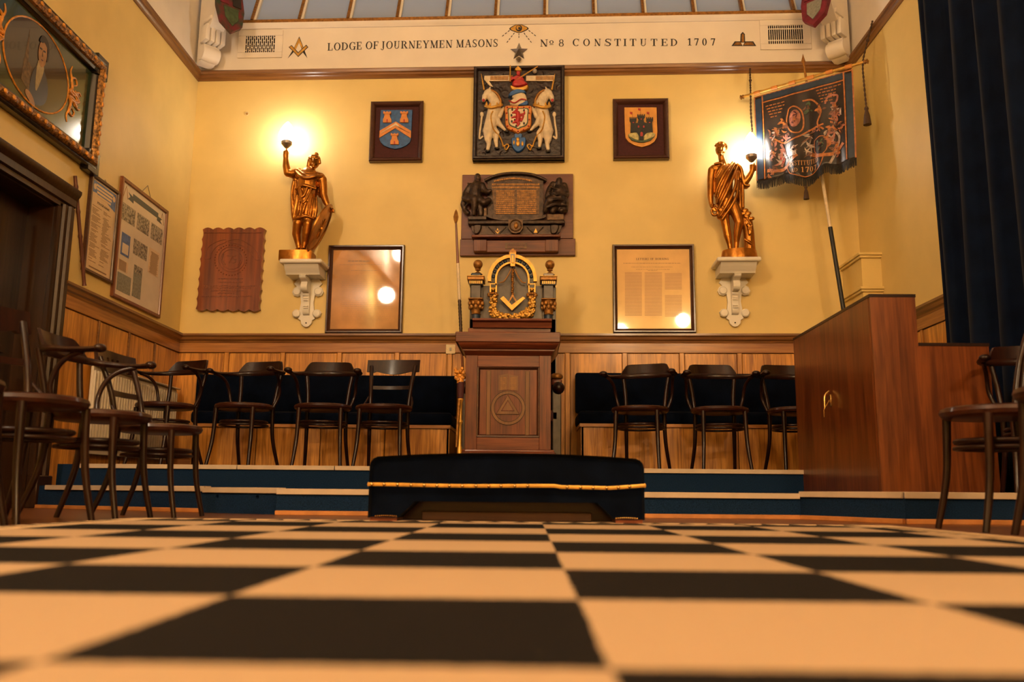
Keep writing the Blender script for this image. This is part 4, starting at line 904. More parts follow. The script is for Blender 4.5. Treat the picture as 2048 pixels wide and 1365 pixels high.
# soldier
T = Tr(540, 230, 4.55, 'back', .15, 598, 515)
def ex1(q, P, mm):
    for k in range(4): q.chain([(P(128, 345 + 14 * k, 6), 8 * mm), (P(140, 343 + 14 * k, 26), 9 * mm), (P(168, 346 + 14 * k, 22), 8 * mm)])    # fingers round the torch
    q.cap(P(168, 352, 8), 9 * mm, P(160, 332, 24), 8 * mm)
    for k in range(4): q.chain([(P(540 + 9 * k, 858 - 2 * k, 16), 9 * mm), (P(556 + 9 * k, 872, 28), 8 * mm), (P(560 + 9 * k, 894, 26), 7 * mm)])
    q.cap(P(545, 858, 20), 9 * mm, P(528, 875, 30), 7 * mm)
    q.ball(P(410, 432, 14), 47 * mm, 52 * mm, 62 * mm); q.ball(P(406, 402, 6), 58 * mm, 60 * mm, 36 * mm); q.ball(P(420, 362, 0), 24 * mm, 30 * mm, 22 * mm)
    q.cap(P(360, 415, 10), 15 * mm, P(352, 465, 6), 18 * mm); q.cap(P(455, 415, 20), 12 * mm, P(458, 445, 16), 12 * mm)
    q.chain([(P(414, 425, 64), 8 * mm), (P(416, 448, 72), 10 * mm)]); q.cap(P(402, 472, 58), 9 * mm, P(420, 474, 58), 8 * mm); q.ball(P(408, 488, 46), 18 * mm, 16 * mm, 14 * mm)
    q.cap(P(384, 418, 58), 9 * mm, P(400, 420, 62), 7 * mm); q.cap(P(428, 420, 60), 7 * mm, P(444, 418, 54), 8 * mm)
    q.cap(P(152, 360, 14), 7 * mm, P(156, 285, 14), 8 * mm)
t, P, mm = statue('statue_lamp', 'gilded soldier statue with round shield raising a glowing lamp', o1, T, None,
  [[(258, 525, 5, 42), (205, 538, 5, 40), (165, 532, 10, 36), (152, 470, 14, 32), (148, 400, 14, 23), (148, 372, 14, 25), (150, 350, 14, 24)],
   [(382, 500, 5, 34), (375, 545, 0, 42)], [(275, 545, 0, 48), (350, 565, 0, 70), (455, 575, 0, 50)], [(350, 570, 5, 92), (348, 660, 8, 92), (345, 735, 5, 82), (335, 800, 5, 92), (328, 880, 5, 98), (322, 925, 5, 92)],
   [(270, 800, 20, 40), (262, 900, 24, 40), (262, 945, 24, 30)], [(395, 800, 20, 40), (405, 880, 24, 40), (400, 940, 24, 28)],
   [(475, 590, 0, 42), (485, 660, 5, 37), (490, 730, 10, 34), (515, 800, 16, 28), (540, 848, 20, 20), (552, 862, 22, 20)],
   [(300, 900, 10, 50), (262, 1000, 40, 40), (245, 1090, 15, 38), (255, 1160, 5, 28), (266, 1230, 0, 20), (262, 1248, 60, 18), (262, 1252, 70, 14)],
   [(368, 900, 10, 50), (358, 1005, 46, 40), (340, 1090, 30, 37), (322, 1160, 14, 27), (305, 1230, 10, 20), (308, 1248, 62, 18), (312, 1252, 74, 14)],
   [(235, 560, -30, 34), (215, 660, -34, 36), (212, 780, -34, 36), (216, 900, -36, 34), (232, 1000, -36, 26)], [(260, 560, -40, 40), (265, 760, -50, 44), (280, 950, -50, 40)], [(470, 600, -30, 34), (455, 720, -34, 26)]],
  [[(240, 520, 30, 12), (300, 590, 92, 15), (370, 612, 102, 15), (440, 590, 86, 14), (490, 565, 30, 12)], [(262, 505, 20, 12), (320, 565, 84, 13), (380, 585, 92, 13), (450, 560, 60, 12)],
   [(250, 700, 60, 12), (320, 678, 100, 13), (370, 685, 100, 13), (440, 700, 70, 12)], [(300, 690, 95, 8), (330, 780, 104, 10), (370, 690, 98, 8)], [(290, 700, 92, 8), (335, 840, 116, 11), (400, 700, 86, 8)],
   [(270, 750, 70, 10), (250, 860, 66, 12), (232, 955, 56, 12)], [(300, 800, 92, 9), (290, 890, 100, 11), (270, 960, 80, 11)], [(360, 820, 100, 9), (335, 900, 106, 11), (318, 960, 88, 11)], [(410, 780, 70, 9), (400, 880, 86, 11), (385, 960, 74, 11)], [(432, 760, 40, 9), (436, 860, 48, 11), (420, 955, 46, 11)],
   [(220, 600, 6, 9), (200, 720, 2, 11), (212, 900, 0, 10)], [(240, 600, 14, 9), (230, 760, 8, 10), (236, 940, 4, 10)], [(225, 960, 50, 10), (290, 968, 90, 11), (350, 950, 96, 11), (420, 965, 60, 10)]], ex1)
obj('base', MB().prism([(P(112, 1280)[0], -.10), (P(125, 1280)[0], .1), (P(390, 1280)[0], .1), (P(400, 1280)[0], -.08), (P(350, 1280)[0], -.11), (P(130, 1280)[0], -.11)], 0, P(250, 1258)[2], 'xy'), 'statue_bronze', t)
globe(t, P, mm, 157, 262, 68, 245, 74, 48, 14)
# round shield, seen nearly edge on
c = Vector(P(478, 1058, 85)); ax = (Vector(P(582, 850, 85)) - Vector(P(374, 1262, 85))).normalized(); nrm = Vector((0, -1, 0)); side = ax.cross(nrm).normalized()
if side.x < 0: side = -side
n = (side * .97 - nrm * .13).normalized(); e2 = n.cross(ax).normalized(); Rr = 232 * mm
q = MB(); R = []
for rr, h in ((0.01, .030), (.12, .028), (.14, .012), (.2, .012), (.5, .010), (.86, 0), (.88, .010), (1.0, .006), (1.0, -.006), (.86, -.012), (.01, -.004)):
    R.append([c + (ax * math.cos(2 * PI * k / 32) + e2 * math.sin(2 * PI * k / 32)) * Rr * rr + n * h for k in range(32)])
sh = obj('shield', q.rings(R), 'statue_bronze', t)
q = MB()
for k in range(14):
    a = 2 * PI * k / 14; q.tube([c + (ax * math.cos(a) + e2 * math.sin(a)) * Rr * rr + n * .012 for rr in (.16, .3, .42)], [.004, .005, .002], 6)
obj('shield_rosette', q, 'statue_bronze', sh)
# toga figure
T = Tr(1380, 250, 4.878, 'back', .15, 1478, 511)
def ex2(q, P, mm):
    q.ball(P(296, 245, 10), 52 * mm, 56 * mm, 68 * mm); rnd = random.Random(2)
    for k in range(46):
        a = rnd.uniform(0, 2 * PI); e = rnd.uniform(.05, 1.4)
        if math.sin(a) > .3 and e < .75: continue
        q.ball(P(296 + 60 * math.cos(a) * math.cos(e), 232 - 52 * math.sin(e), 6 + 62 * math.sin(a) * math.cos(e)), rnd.uniform(11, 17) * mm, seg=7, rn=4)
    q.chain([(P(286, 240, 62), 8 * mm), (P(284, 264, 72), 10 * mm)]); q.cap(P(276, 286, 60), 8 * mm, P(296, 287, 60), 8 * mm); q.ball(P(288, 304, 50), 18 * mm, 16 * mm, 13 * mm)
    q.cap(P(256, 232, 54), 8 * mm, P(274, 234, 60), 7 * mm); q.cap(P(304, 234, 62), 7 * mm, P(324, 232, 56), 8 * mm)
    for k in range(4): q.chain([(P(578, 412 + 15 * k, 50), 9 * mm), (P(596, 415 + 15 * k, 68), 9 * mm), (P(628, 418 + 15 * k, 56), 8 * mm)])
    q.cap(P(622, 440, 40), 10 * mm, P(612, 398, 62), 8 * mm)
    for k in range(4): q.chain([(P(206 + 9 * k, 795, 24), 9 * mm), (P(210 + 9 * k, 825, 36), 8 * mm), (P(222 + 7 * k, 850, 34), 8 * mm)])
    q.cap(P(230, 790, 30), 9 * mm, P(246, 822, 36), 8 * mm)
    rnd = random.Random(4)
    for k in range(30): q.ball(P(572 + rnd.uniform(-26, 26) * (1 - k / 45), 990 + k * 3.2, 66), 11 * mm, seg=6, rn=4)
    for (x, y) in ((530, 850), (560, 880), (545, 910), (520, 880), (590, 930)): q.ball(P(x, y, 55), 30 * mm, 12 * mm, 22 * mm)
t, P, mm = statue('statue_lamp', 'gilded curly haired toga statue beside a grape-hung stump holding a glowing lamp', o2, T, None,
  [[(305, 300, 5, 34), (318, 350, 0, 38), (330, 400, 0, 50)], [(235, 430, 0, 44), (320, 430, 0, 60), (430, 430, 0, 50)], [(330, 470, 0, 90), (325, 570, 5, 92), (325, 660, 8, 88), (340, 750, 8, 92), (350, 810, 8, 84)],
   [(218, 445, 0, 44), (205, 530, 0, 38), (203, 620, 5, 35), (198, 700, 12, 30), (202, 770, 20, 22), (212, 800, 24, 22)],
   [(445, 440, 0, 46), (490, 510, 10, 42), (535, 565, 25, 36), (570, 520, 40, 30), (595, 470, 50, 24), (604, 435, 52, 25)],
   [(320, 830, 5, 62), (338, 930, 10, 46), (350, 990, 8, 40), (368, 1085, 0, 38), (385, 1160, 0, 26), (396, 1225, 0, 20), (392, 1246, 60, 17)],
   [(420, 800, 10, 62), (455, 900, 30, 52), (470, 965, 44, 44), (458, 1060, 22, 38), (452, 1150, 8, 26), (450, 1225, 4, 20), (446, 1246, 60, 17)],
   [(530, 880, 0, 40), (555, 960, 5, 56), (570, 1050, 5, 54), (580, 1150, 5, 52), (582, 1235, 5, 56)],
   [(470, 480, -10, 40), (480, 620, -10, 40), (490, 740, 0, 38), (500, 830, 10, 32)], [(545, 600, 10, 30), (520, 600, 6, 32)], [(300, 850, 30, 50), (290, 900, 24, 36)]],
  [[(430, 390, 50, 12), (360, 520, 92, 15), (290, 680, 90, 15), (250, 790, 50, 12)], [(455, 410, 50, 12), (395, 560, 100, 15), (320, 730, 102, 15), (265, 850, 60, 12)], [(410, 380, 46, 12), (330, 490, 94, 14), (265, 620, 76, 14), (238, 720, 40, 11)],
   [(440, 480, 70, 12), (420, 640, 102, 15), (350, 800, 104, 15), (285, 910, 62, 12)], [(450, 560, 70, 12), (440, 700, 96, 14), (380, 830, 96, 15), (300, 945, 56, 13)], [(320, 400, 60, 10), (270, 470, 70, 11), (240, 540, 46, 10)], [(230, 400, 40, 14), (270, 395, 60, 14), (300, 400, 64, 12)],
   [(470, 560, 40, 12), (478, 700, 42, 13), (486, 850, 46, 12)], [(505, 560, 34, 12), (512, 700, 30, 13), (512, 820, 38, 11)], [(450, 430, 52, 12), (460, 540, 60, 12), (452, 660, 60, 12)], [(445, 400, 56, 14), (490, 450, 52, 16), (520, 590, 40, 16), (575, 605, 40, 16)],
   [(200, 840, 40, 12), (215, 890, 44, 14), (250, 890, 44, 13), (262, 850, 42, 11), (235, 815, 42, 10)], [(215, 780, 40, 9), (205, 820, 46, 10)], [(545, 930, 58, 7), (575, 975, 64, 7), (600, 1000, 54, 7)], [(520, 1130, 50, 10), (560, 1160, 62, 11), (600, 1190, 56, 10)]], ex2)
cxm = (P(300, 1260)[0] + P(655, 1260)[0]) / 2; hw = (P(655, 1260)[0] - P(300, 1260)[0]) / 2
obj('base', MB().lathe([(0, 0), (1, 0), (1, .028), (.94, P(480, 1238)[2]), (0, P(480, 1238)[2])], 32, (cxm, -.01, 0), 'z', hw, .13), 'statue_bronze', t)
globe(t, P, mm, 588, 330, 92, 305, 84, 55, 52)
# ---- light switch, tiny wall plate
o = back(902, 700); t = thing('light_switch', 'cream square light switch on the oak panelling', 'switch', o, -SK)
obj('switch_plate', MB().box(-.042, .042, -.034, -.018, -.042, .042, .004), 'plastic_cream', t); obj('rocker', MB().box(-.009, .009, -.039, -.034, -.014, .014, .002), 'pale_grey', t)
for sx in (-1, 1): obj('screw', MB().lathe([(.004, 0), (.004, .002), (0, .002)], 8, (sx * .03, -.034, 0), 'y'), 'brass', t)
o = back(494, 228); t = thing('ceiling_hook_plate', 'tiny pale ring plate on the bare wall above the carved plaque', 'wall plate', o, -SK)
obj('ring', MB().tube([(.016 * math.cos(2 * PI * k / 16), -.004, .016 * math.sin(2 * PI * k / 16)) for k in range(16)], .003, 6, True), 'plastic_cream', t); obj('ring_centre', MB().lathe([(.007, 0), (.006, .006), (0, .007)], 10, (0, 0, 0), 'y'), 'gold_dark', t)
# ================================================================ THINGS ON THE LEFT WALL
def LW(px, py): p = atx(px, py, XL); return p.y, p.z
def lthing(name, label, cat, y, z, group=None): return thing(name, label, cat, (XL, y, z), PI / 2, group)
# portrait
y1 = LW(192, 200)[0]; zb = LW(165, 335)[1]; zt = LW(180, 110)[1]
yc = LW(68, 150)[0]; W2 = y1 - yc; H2 = (zt - zb) / 2; zc_ = (zt + zb) / 2
t = lthing('portrait_painting', 'large oval portrait of a dark coated sitter on green in a black and gilt frame', 'painting', yc, zc_)
frame4(t, -W2, W2, -H2, H2, .1, [(0, 0), (0, -.05), (.012, -.06), (.03, -.055)], 'ebony')
frame4(t, -W2 + .03, W2 - .03, -H2 + .03, H2 - .03, .1, [(0, 0), (0, -.06), (.012, -.078), (.035, -.085), (.055, -.07), (.06, -.05)], 'gilt_carved', 'gilt_rail')
frame4(t, -W2 + .09, W2 - .09, -H2 + .09, H2 - .09, .1, [(0, 0), (0, -.05), (.02, -.045), (.035, -.02), (.035, 0)], 'ebony', 'inner_rail')
for sx in (-1, 1):
    for sz in (-1, 1):
        a, b = sorted((sx * (W2 + .025), sx * (W2 - .13))); c, d = sorted((sz * (H2 + .025), sz * (H2 - .13)))
        o = obj('corner_block', MB().box(a, b, -.058, 0, c, d, .004), 'ebony', t)
q = MB(); n = 16
for k in range(n):
    for sz in (-1, 1):
        x_ = -W2 + .12 + (2 * W2 - .24) * k / (n - 1); q.ball((x_, -.083, sz * (H2 - .058)), .02, .008, .016, 8, 4)
for k in range(9):
    for sx in (-1, 1): z_ = -H2 + .12 + (2 * H2 - .24) * k / 8; q.ball((sx * (W2 - .058), -.083, z_), .016, .008, .02, 8, 4)
tag(obj('gilt_bosses', q, 'gilt_scroll', t), None, None, None, 'stuff')
cv = obj('canvas', MB().box(-W2 + .11, W2 - .11, -.016, 0, -H2 + .11, H2 - .11), 'canvas_green', t)
OW, OH = (W2 - .11) * .56, (H2 - .11) * .9
def ell(cx_, cz_, a, b, n=28): return [(cx_ + a * math.cos(2 * PI * k / n), cz_ + b * math.sin(2 * PI * k / n)) for k in range(n)]
rel('oval_ground', 'canvas_dark', cv, ell(0, 0, OW, OH), -.016, -.018)
obj('oval_line', MB().tube([(x, -.018, z) for x, z in ell(0, 0, OW, OH, 40)], .006, 6, True), 'gilt_scroll', cv)
k_ = OH / .36 * 1.25
def PP(L): return [((x - .01) * k_, (z - .0 - .02) * k_) for x, z in L]
rel('tower', 'paint_stone', cv, PP([(-.155, -.15), (-.15, .0), (-.145, .0), (-.12, .22), (-.10, .0), (-.06, -.02), (-.06, -.2)]), -.018, -.019)
rel('coat', 'hair_dark', cv, PP(cr([(-.05, -.245), (-.05, -.08), (0, .02), (.07, .03), (.14, -.04), (.15, -.15), (.09, -.225)], 3, True)), -.018, -.0195)
rel('cravat', 'paint_cloth', cv, PP(cr([(.005, .06), (.075, .05), (.07, -.02), (.02, -.15), (.0, -.1)], 3, True)), -.0195, -.0205)
rel('face', 'paint_skin', cv, PP(cr([(.0, .17), (-.002, .10), (.02, .05), (.05, .035), (.085, .07), (.095, .14), (.08, .21), (.03, .225)], 3, True)), -.0205, -.0215)
rel('hair', 'hair_dark', cv, PP(cr([(-.005, .2), (.02, .25), (.07, .255), (.11, .21), (.115, .12), (.1, .1), (.098, .17), (.08, .2), (.05, .215), (.03, .2)], 3, True)), -.0215, -.0225)
for x_ in (.02, .062): rel('brow', 'hair_dark', cv, PP([(x_ - .014, .158), (x_ + .014, .162), (x_ + .014, .15), (x_ - .014, .146)]), -.0215, -.0222)
rel('nose_shade', 'paint_stone', cv, PP([(.04, .145), (.052, .11), (.036, .105)]), -.0215, -.0222); rel('lips', 'maroon', cv, PP([(.028, .085), (.062, .088), (.046, .076)]), -.0215, -.0222)
rel('hand', 'paint_skin', cv, PP(cr([(-.09, -.19), (-.03, -.20), (.02, -.25), (.0, -.28), (-.05, -.25), (-.1, -.22)], 3, True)), -.0195, -.0205)
def scroll(sx, sz):
    q = MB(); A = lambda x, z: (sx * (OW * x), -.018, sz * (OH * z))
    for pts, r0 in (([(1.02, .05), (1.12, .2), (1.08, .42), (1.2, .5), (1.27, .38), (1.18, .3)], .012), ([(1.08, .42), (1.02, .58), (1.06, .74)], .009), ([(1.1, .12), (1.3, .08), (1.42, -.02)], .014), ([(1.2, .1), (1.36, .22), (1.44, .18)], .012), ([(1.05, -.05), (1.2, -.05), (1.32, -.16), (1.38, -.12)], .012)):
        pp = cr([A(*p) for p in pts], 4); n = len(pp); q.tube(pp, [r0 * (1 - .7 * i / n) for i in range(n)], 7)
    for x, z in ((1.25, .12), (1.33, .02), (1.12, .3), (1.3, -.1)): q.ball(A(x, z), .016, .006, .028, 8, 4)
    obj('gilt_scrollwork', q, 'gilt_scroll', cv)
for sx in (-1, 1):
    for sz in (-1, 1): scroll(sx, sz)
# posters
def poster(label, cor, w, m):
    (ya, za), (yb_, zb_) = cor; yc, zc = (ya + yb_) / 2, (za + zb_) / 2; a, b = (yb_ - ya) / 2, (za - zb_) / 2
    t = lthing('framed_poster', label, 'framed poster', yc, zc, None)
    frame4(t, -a, a, -b, b, w, [(0, 0), (0, -.022), (.004, -.026), (w - .006, -.024), (w, -.012), (w, 0)], m)
    return t, a - w, b - w
c1 = (LW(182, 347), LW(236, 385)); c1b = (LW(158, 540), LW(218, 566))
ya, yb_ = (LW(182, 347)[0] + LW(158, 540)[0]) / 2, (LW(236, 385)[0] + LW(218, 566)[0]) / 2; za, zb_ = (c1[0][1] + c1[1][1]) / 2, (c1b[0][1] + c1b[1][1]) / 2
t, a, b = poster('narrow framed programme poster with a blue heading beside the bamboo cane', ((ya, za), (yb_, zb_)), .028, 'frame_dark')
p = obj('paper', MB().box(-a, a, -.012, 0, -b, b), 'paper_cream', t)
rel('blue_heading', 'print_blue', p, [(-a * .94, b * .97), (a * .94, b * .97), (a * .94, b * .56), (a * .6, b * .60), (a * .2, b * .66), (-a * .3, b * .66), (-a * .6, b * .72), (-a * .94, b * .70)], -.012, -.0128)
obj('programme_title', text('PROGRAMME', -a * .5, a * .5, b * .5, b * .05, -.012, -.013), 'ink', p)
q = MB(); rnd = random.Random(8)
for k in range(4): q.box(-a * .7 + .05 * a * k, a * .7 - .05 * a * k, -.0133, -.0127, b * (.9 - .075 * k) - .008, b * (.9 - .075 * k) + .008)
for sx in (-1, 1): q.prism(ell(sx * a * .78, b * .84, .02, .022, 14), -.0127, -.0133)
tag(obj('heading_letters', q, 'paper_cream', p), None, None, None, 'stuff')
q = MB()
for k in range(46):
    for s_ in (-.85, .02):
        if rnd.random() < .85: l = rnd.uniform(.25, .75) * a; x_ = a * (s_ + rnd.uniform(0, .1)); z_ = b * (.42 - 1.28 * k / 46); q.box(x_, x_ + l, -.0127, -.0119, z_ - .0022, z_ + .0022)
q.box(-a * .7, a * .7, -.0127, -.0119, -b * .95, -b * .92)
tag(obj('small_print', q, 'ink_brown', p), None, None, None, 'stuff')
obj('hanging_wire', MB().tube([(-.03, -.008, b + .028), (0, -.006, b + .05), (.03, -.008, b + .028)], .002, 5), 'steel', t)
ya, yb_ = (LW(243, 357)[0] + LW(217, 590)[0]) / 2, (LW(335, 422)[0] + LW(312, 637)[0]) / 2; za, zb_ = (LW(243, 357)[1] + LW(335, 422)[1]) / 2, (LW(217, 590)[1] + LW(312, 637)[1]) / 2
t, a, b = poster('wide framed display board of small photographs and clippings near the corner', ((ya, za), (yb_, zb_)), .032, 'frame_red')
p = obj('board', MB().box(-a, a, -.012, 0, -b, b), 'paper_white', t)
# placed from the crop: x 0..1 across, y 0..1 down
def XY(x, y): return (-a + 2 * a * x, b - 2 * b * y)
def item(name, m, x0, y0, x1, y1, d=-.0135): A, B_ = XY(x0, y0), XY(x1, y1); return obj(name, MB().box(A[0], B_[0], d, -.0119, B_[1], A[1]), m, p)
rel('title_ribbon', 'print_dark', p, [XY(*k) for k in ((.12, .06), (.22, .075), (.22, .045), (.82, .05), (.82, .08), (.93, .085), (.87, .105), (.93, .13), (.8, .125), (.8, .1), (.24, .1), (.24, .13), (.12, .12), (.17, .09))], -.012, -.0135)
for x_ in (.07, .92): obj('compass_mark', MB().ribbon([XY(x_ - .05, .13), XY(x_, .02), XY(x_ + .05, .13)], .006, -.012, -.0135), 'gold_dark', p)
for x_ in (.02, .35, .68): item('photograph', 'photo_bw', x_, .18, x_ + .28, .33)
item('photograph', 'photo_bw', .32, .43, .63, .57); item('blue_card', 'print_blue', .06, .44, .24, .64); item('card_paper', 'paper_white', .085, .53, .215, .62, -.0145)
item('typed_sheet', 'paper_cream', .68, .42, .93, .66); item('typed_sheet', 'paper_cream', .02, .68, .24, .78); item('news_clipping', 'paper_grey', .04, .80, .33, .96)
item('news_clipping', 'paper_grey', .37, .66, .56, .95); item('clipping_photo', 'photo_bw', .38, .66, .55, .73, -.0145)
q = MB()
for k in range(26): A = XY(.7 + rnd.uniform(0, .04), .45 + .008 * k); q.box(A[0], A[0] + a * .36, -.0145, -.0134, A[1] - .0015, A[1] + .0015)
for k in range(12): A = XY(.05, .69 + .0075 * k); q.box(A[0], A[0] + a * .3, -.0145, -.0134, A[1] - .0015, A[1] + .0015)
tag(obj('typed_lines', q, 'ink_brown', p), None, None, None, 'stuff')
obj('hanging_wire', MB().tube([(-.07, -.008, b + .03), (.03, -.006, b + .12), (.10, -.008, b + .03)], .0022, 5), 'steel', t)
# bamboo cane leaning against the wall
A, B_ = LW(146, 352), LW(153, 572); t = lthing('bamboo_cane', 'thin red brown bamboo cane leaning on the wall beside the door', 'cane', B_[0], B_[1])
dyy = A[0] - B_[0]; dzz = A[1] - B_[1]; n = 40
obj('cane', MB().tube([(dyy * k / n, -.055 + .04 * k / n, dzz * k / n) for k in range(n + 1)], [.0125 if k % 9 else .016 for k in range(n + 1)], 8), 'bamboo', t)
# radiator, thermostat
y0, y1_ = atx(190, 800, XL + .1).y, yb(XL) - .12; zt, zb = .97, .36
t = lthing('radiator', 'white ribbed panel radiator on the oak wall by the platform', 'radiator', (y0 + y1_) / 2, 0); a = (y1_ - y0) / 2
obj('panel', MB().box(-a, a, -.07, -.05, zb, zt, .006), 'radiator_white', t); obj('top_grille', MB().box(-a, a, -.10, -.03, zt, zt + .012, .003), 'radiator_white', t)
q = MB(); n = 34
for k in range(n): x_ = -a + .02 + (2 * a - .04) * k / (n - 1); q.box(x_ - .010, x_ + .010, -.084, -.06, zb + .03, zt - .03, .005)
obj('ribs', q, 'radiator_white', t)
for sx in (-1, 1): obj('wall_bracket', MB().box(sx * a * .8 - .02, sx * a * .8 + .02, -.06, -.029, zb + .1, zt - .1), 'radiator_white', t); obj('pipe', MB().tube([(sx * (a - .03), -.06, zb + .02), (sx * (a - .03), -.06, S2 * 0 + .14)], .011, 8), 'steel', t)
obj('valve', MB().lathe([(.012, 0), (.02, .01), (.02, .05), (.012, .06), (0, .06)], 12, (-(a - .03), -.06, zb - .06)), 'brass', t)
p = LW(200, 722); t = lthing('thermostat', 'small white thermostat box with round dial above the radiator', 'thermostat', p[0], p[1])
obj('box', MB().box(-.06, .06, -.05, -.015, -.05, .05, .006), 'radiator_white', t); obj('dial', MB().tube([(.018 * math.cos(2 * PI * k / 16), -.051, .018 * math.sin(2 * PI * k / 16)) for k in range(16)], .004, 6, True), 'ink', t); obj('dial_knob', MB().lathe([(.009, 0), (.008, .006), (0, .006)], 12, (0, -.05, 0), 'y'), 'ink', t)
# ================================================================ FURNITURE
# chequered carpet
CX0, CX1, CY1 = -1.56, 1.40, 3.50
t = thing('chequered_carpet', 'black and cream chequered carpet covering the middle of the floor', 'carpet', (0, 0, 0))
obj('checks', MB().box(CX0 + .13, CX1 - .13, -2.6, CY1 - .13, 0, .010), 'checker_carpet', t)
mat('carpet_cream', (0.62, 0.43, 0.25), 0.95, spec=.1, noise=.1, nscale=200); mat('carpet_black', (0.0075, 0.006, 0.0065), 0.95, spec=.1)
for (a, b, c, d) in ((CX0, CX1, CY1 - .13, CY1), (CX0, CX0 + .13, -2.6, CY1 - .13), (CX1 - .13, CX1, -2.6, CY1 - .13)):
    obj('border', MB().box(a, b, c, d, 0, .010), 'carpet_cream', t)
q = MB(); s_ = .065
def tri(p): 
    V = [q.bm.verts.new((*k, .0104)) for k in p]; q.face(V)
for side in (CX0, CX1 - .13):
    y_ = -2.4
    while y_ < CY1 - .2:
        tri([(side + .01, y_), (side + .12, y_ + s_ * .1), (side + .01, y_ + s_)]); y_ += s_ * 1.6
x_ = CX0 + .15
while x_ < CX1 - .2: tri([(x_, CY1 - .12), (x_ + s_, CY1 - .12), (x_ + s_ / 2, CY1 - .01)]); x_ += s_ * 1.6
tag(obj('border_teeth', q, 'carpet_black', t), None, None, None, 'stuff')
# kneeler
KY = 3.42; pa = aty(735, 1047, KY); pb = aty(1290, 1049, KY); KW = (pb.x - pa.x) / 2; KX = (pa.x + pb.x) / 2; KH = aty(1012, 908, KY).z - .008; k_ = KW / .545
t = thing('kneeling_stool', 'wide dark blue velvet kneeling stool with gold braid and brass studs', 'stool', (KX, KY, .010))
def arch(x): return KH * (.925 + .075 * (1 - (abs(x) / KW) ** 2.2))
top = [(KW * math.sin(PI / 2 * s__ / 10), 0) for s__ in range(-10, 11)]
prof_ = [(-KW, .03), (-KW, arch(KW) - .035), (-KW + .004, arch(KW) - .018), (-KW + .014, arch(KW) - .005), (-KW + .03, arch(.94 * KW))] + [(x, arch(x)) for x in [KW * (-.85 + 1.7 * i / 14) for i in range(15)]] + [(KW - .03, arch(.94 * KW)), (KW - .014, arch(KW) - .005), (KW - .004, arch(KW) - .018), (KW, arch(KW) - .035), (KW, .03), (KW, .012), (KW - .116 * k_, .012), (KW - .185 * k_, .075), (-KW + .185 * k_, .075), (-KW + .116 * k_, .012), (-KW, .012)]
q = MB(); KD = .46
R = []
for d_, sc, dz in ((0.02, .985, -.010), (0, 1, 0), (KD, 1, 0), (KD + .02, .985, -.01)):
    R.append([(x * sc, d_, max(.012, z + (dz if z > .1 else 0))) for x, z in prof_])
obj('velvet_cover', q.rings(R), 'navy_velvet', t)
zb_ = .137
br = [(x, -.004, zb_ + .0015 * math.sin(x * 9) + (0.0 if x < .2 else -.004) + (.012 * max(0, (x - .4)) / .14)) for x in [-KW - .002 + (2 * KW + .004) * i / 40 for i in range(41)]]
obj('gold_braid', MB().tube(br, .0075, 6, flat=(.4, 1)), 'gold_paint', t)
for s__ in (-1, 1):
    zz = br[0 if s__ < 0 else -1][2]; obj('gold_braid', MB().tube([(s__ * (KW + .002), d_, zz) for d_ in (-.004, .2, KD)], .009, 6, flat=(.4, 1)), 'gold_paint', t)
st = None
for zx in (140, 223, 312, 402, 490, 575, 657, 743, 833, 919, 1000, 1090, 1177, 1438, 1527, 1610, 1699, 1776, 1850):
    x = (zx - 1034) / 915 * KW; z = min(br, key=lambda b_: abs(b_[0] - x))[2]
    if st is None: st = obj('brass_stud', MB().ball((0, 0, 0), .0065, .005, .0065, 10, 6), 'brass', t, (x, -.008, z))
    else: shared(st, t, (x, -.008, z))
q = MB()
for s__ in (-1, 1):
    for k in range(11): q.ball((s__ * (KW - .03 - .008 * k), -.002, .018 + .002 * math.sin(PI * k / 10)), .0028, .002, .0028, 6, 4)
tag(obj('nail_row', q, 'brass', t), None, None, None, 'stuff')
for s__ in (-1, 1): obj('wood_foot', MB().box(min(s__ * KW * .985, s__ * (KW - .114 * k_)), max(s__ * KW * .985, s__ * (KW - .114 * k_)), .004, KD - .01, 0, .013), 'mahogany_h', t)
obj('under_board', MB().box(-KW + .2 * k_, KW - .2 * k_, .10, .13, .0, .036, .003), 'frame_dark', t); obj('under_step_shade', MB().box(-KW + .03, KW - .03, .17, .20, .0, .10, .003), 'frame_dark', t)  # darker wood stands in for shade underneath; the wide step is a dark backing
# pedestal (master's desk)
PY = 6.12; T = Tr(880, 640, 4.877, 'y', PY, 1016.5, 900); mm = T.m()
t = thing('pedestal_desk', 'mahogany pedestal desk with an inlaid panel of book, ring and triangle', 'pedestal', (T.o.x, PY, S2)); dz = T.o.z - S2
def X(zx): return T(zx, 700)[0]
def Zz(zy): return T(665, zy)[1] + dz
bd = .46
obj('plinth', MB().box(X(205), X(1128), -.03, bd + .03, 0, Zz(1305) + .01, .006), 'mahogany_h', t)
obj('base_moulding', MB().box(X(215), X(1115), -.022, bd + .02, Zz(1305), Zz(1266), .012, 2), 'mahogany_h', t)
obj('body', MB().box(X(248), X(1082), .012, bd, Zz(1290), Zz(350)), 'mahogany', t)
for (a, b, c, d, nm, m_) in ((248, 365, 1268, 350, 'stile', 'mahogany'), (968, 1082, 1268, 350, 'stile', 'mahogany'), (365, 968, 462, 352, 'top_rail', 'mahogany_h'), (365, 968, 1268, 1148, 'bottom_rail', 'mahogany_h')):
    obj(nm, MB().box(X(a), X(b), -.010, .014, Zz(c), Zz(d), .002), m_, t)
frame4(t, X(358), X(975), Zz(1150), Zz(456), .02, [(0, -.008), (.004, -.016), (.012, -.014), (.02, .002), (.026, .010)], 'frame_dark', 'panel_bead')
pn = obj('inlaid_panel', MB().box(X(385), X(950), .006, .012, Zz(1130), Zz(480)), 'mahogany', t)
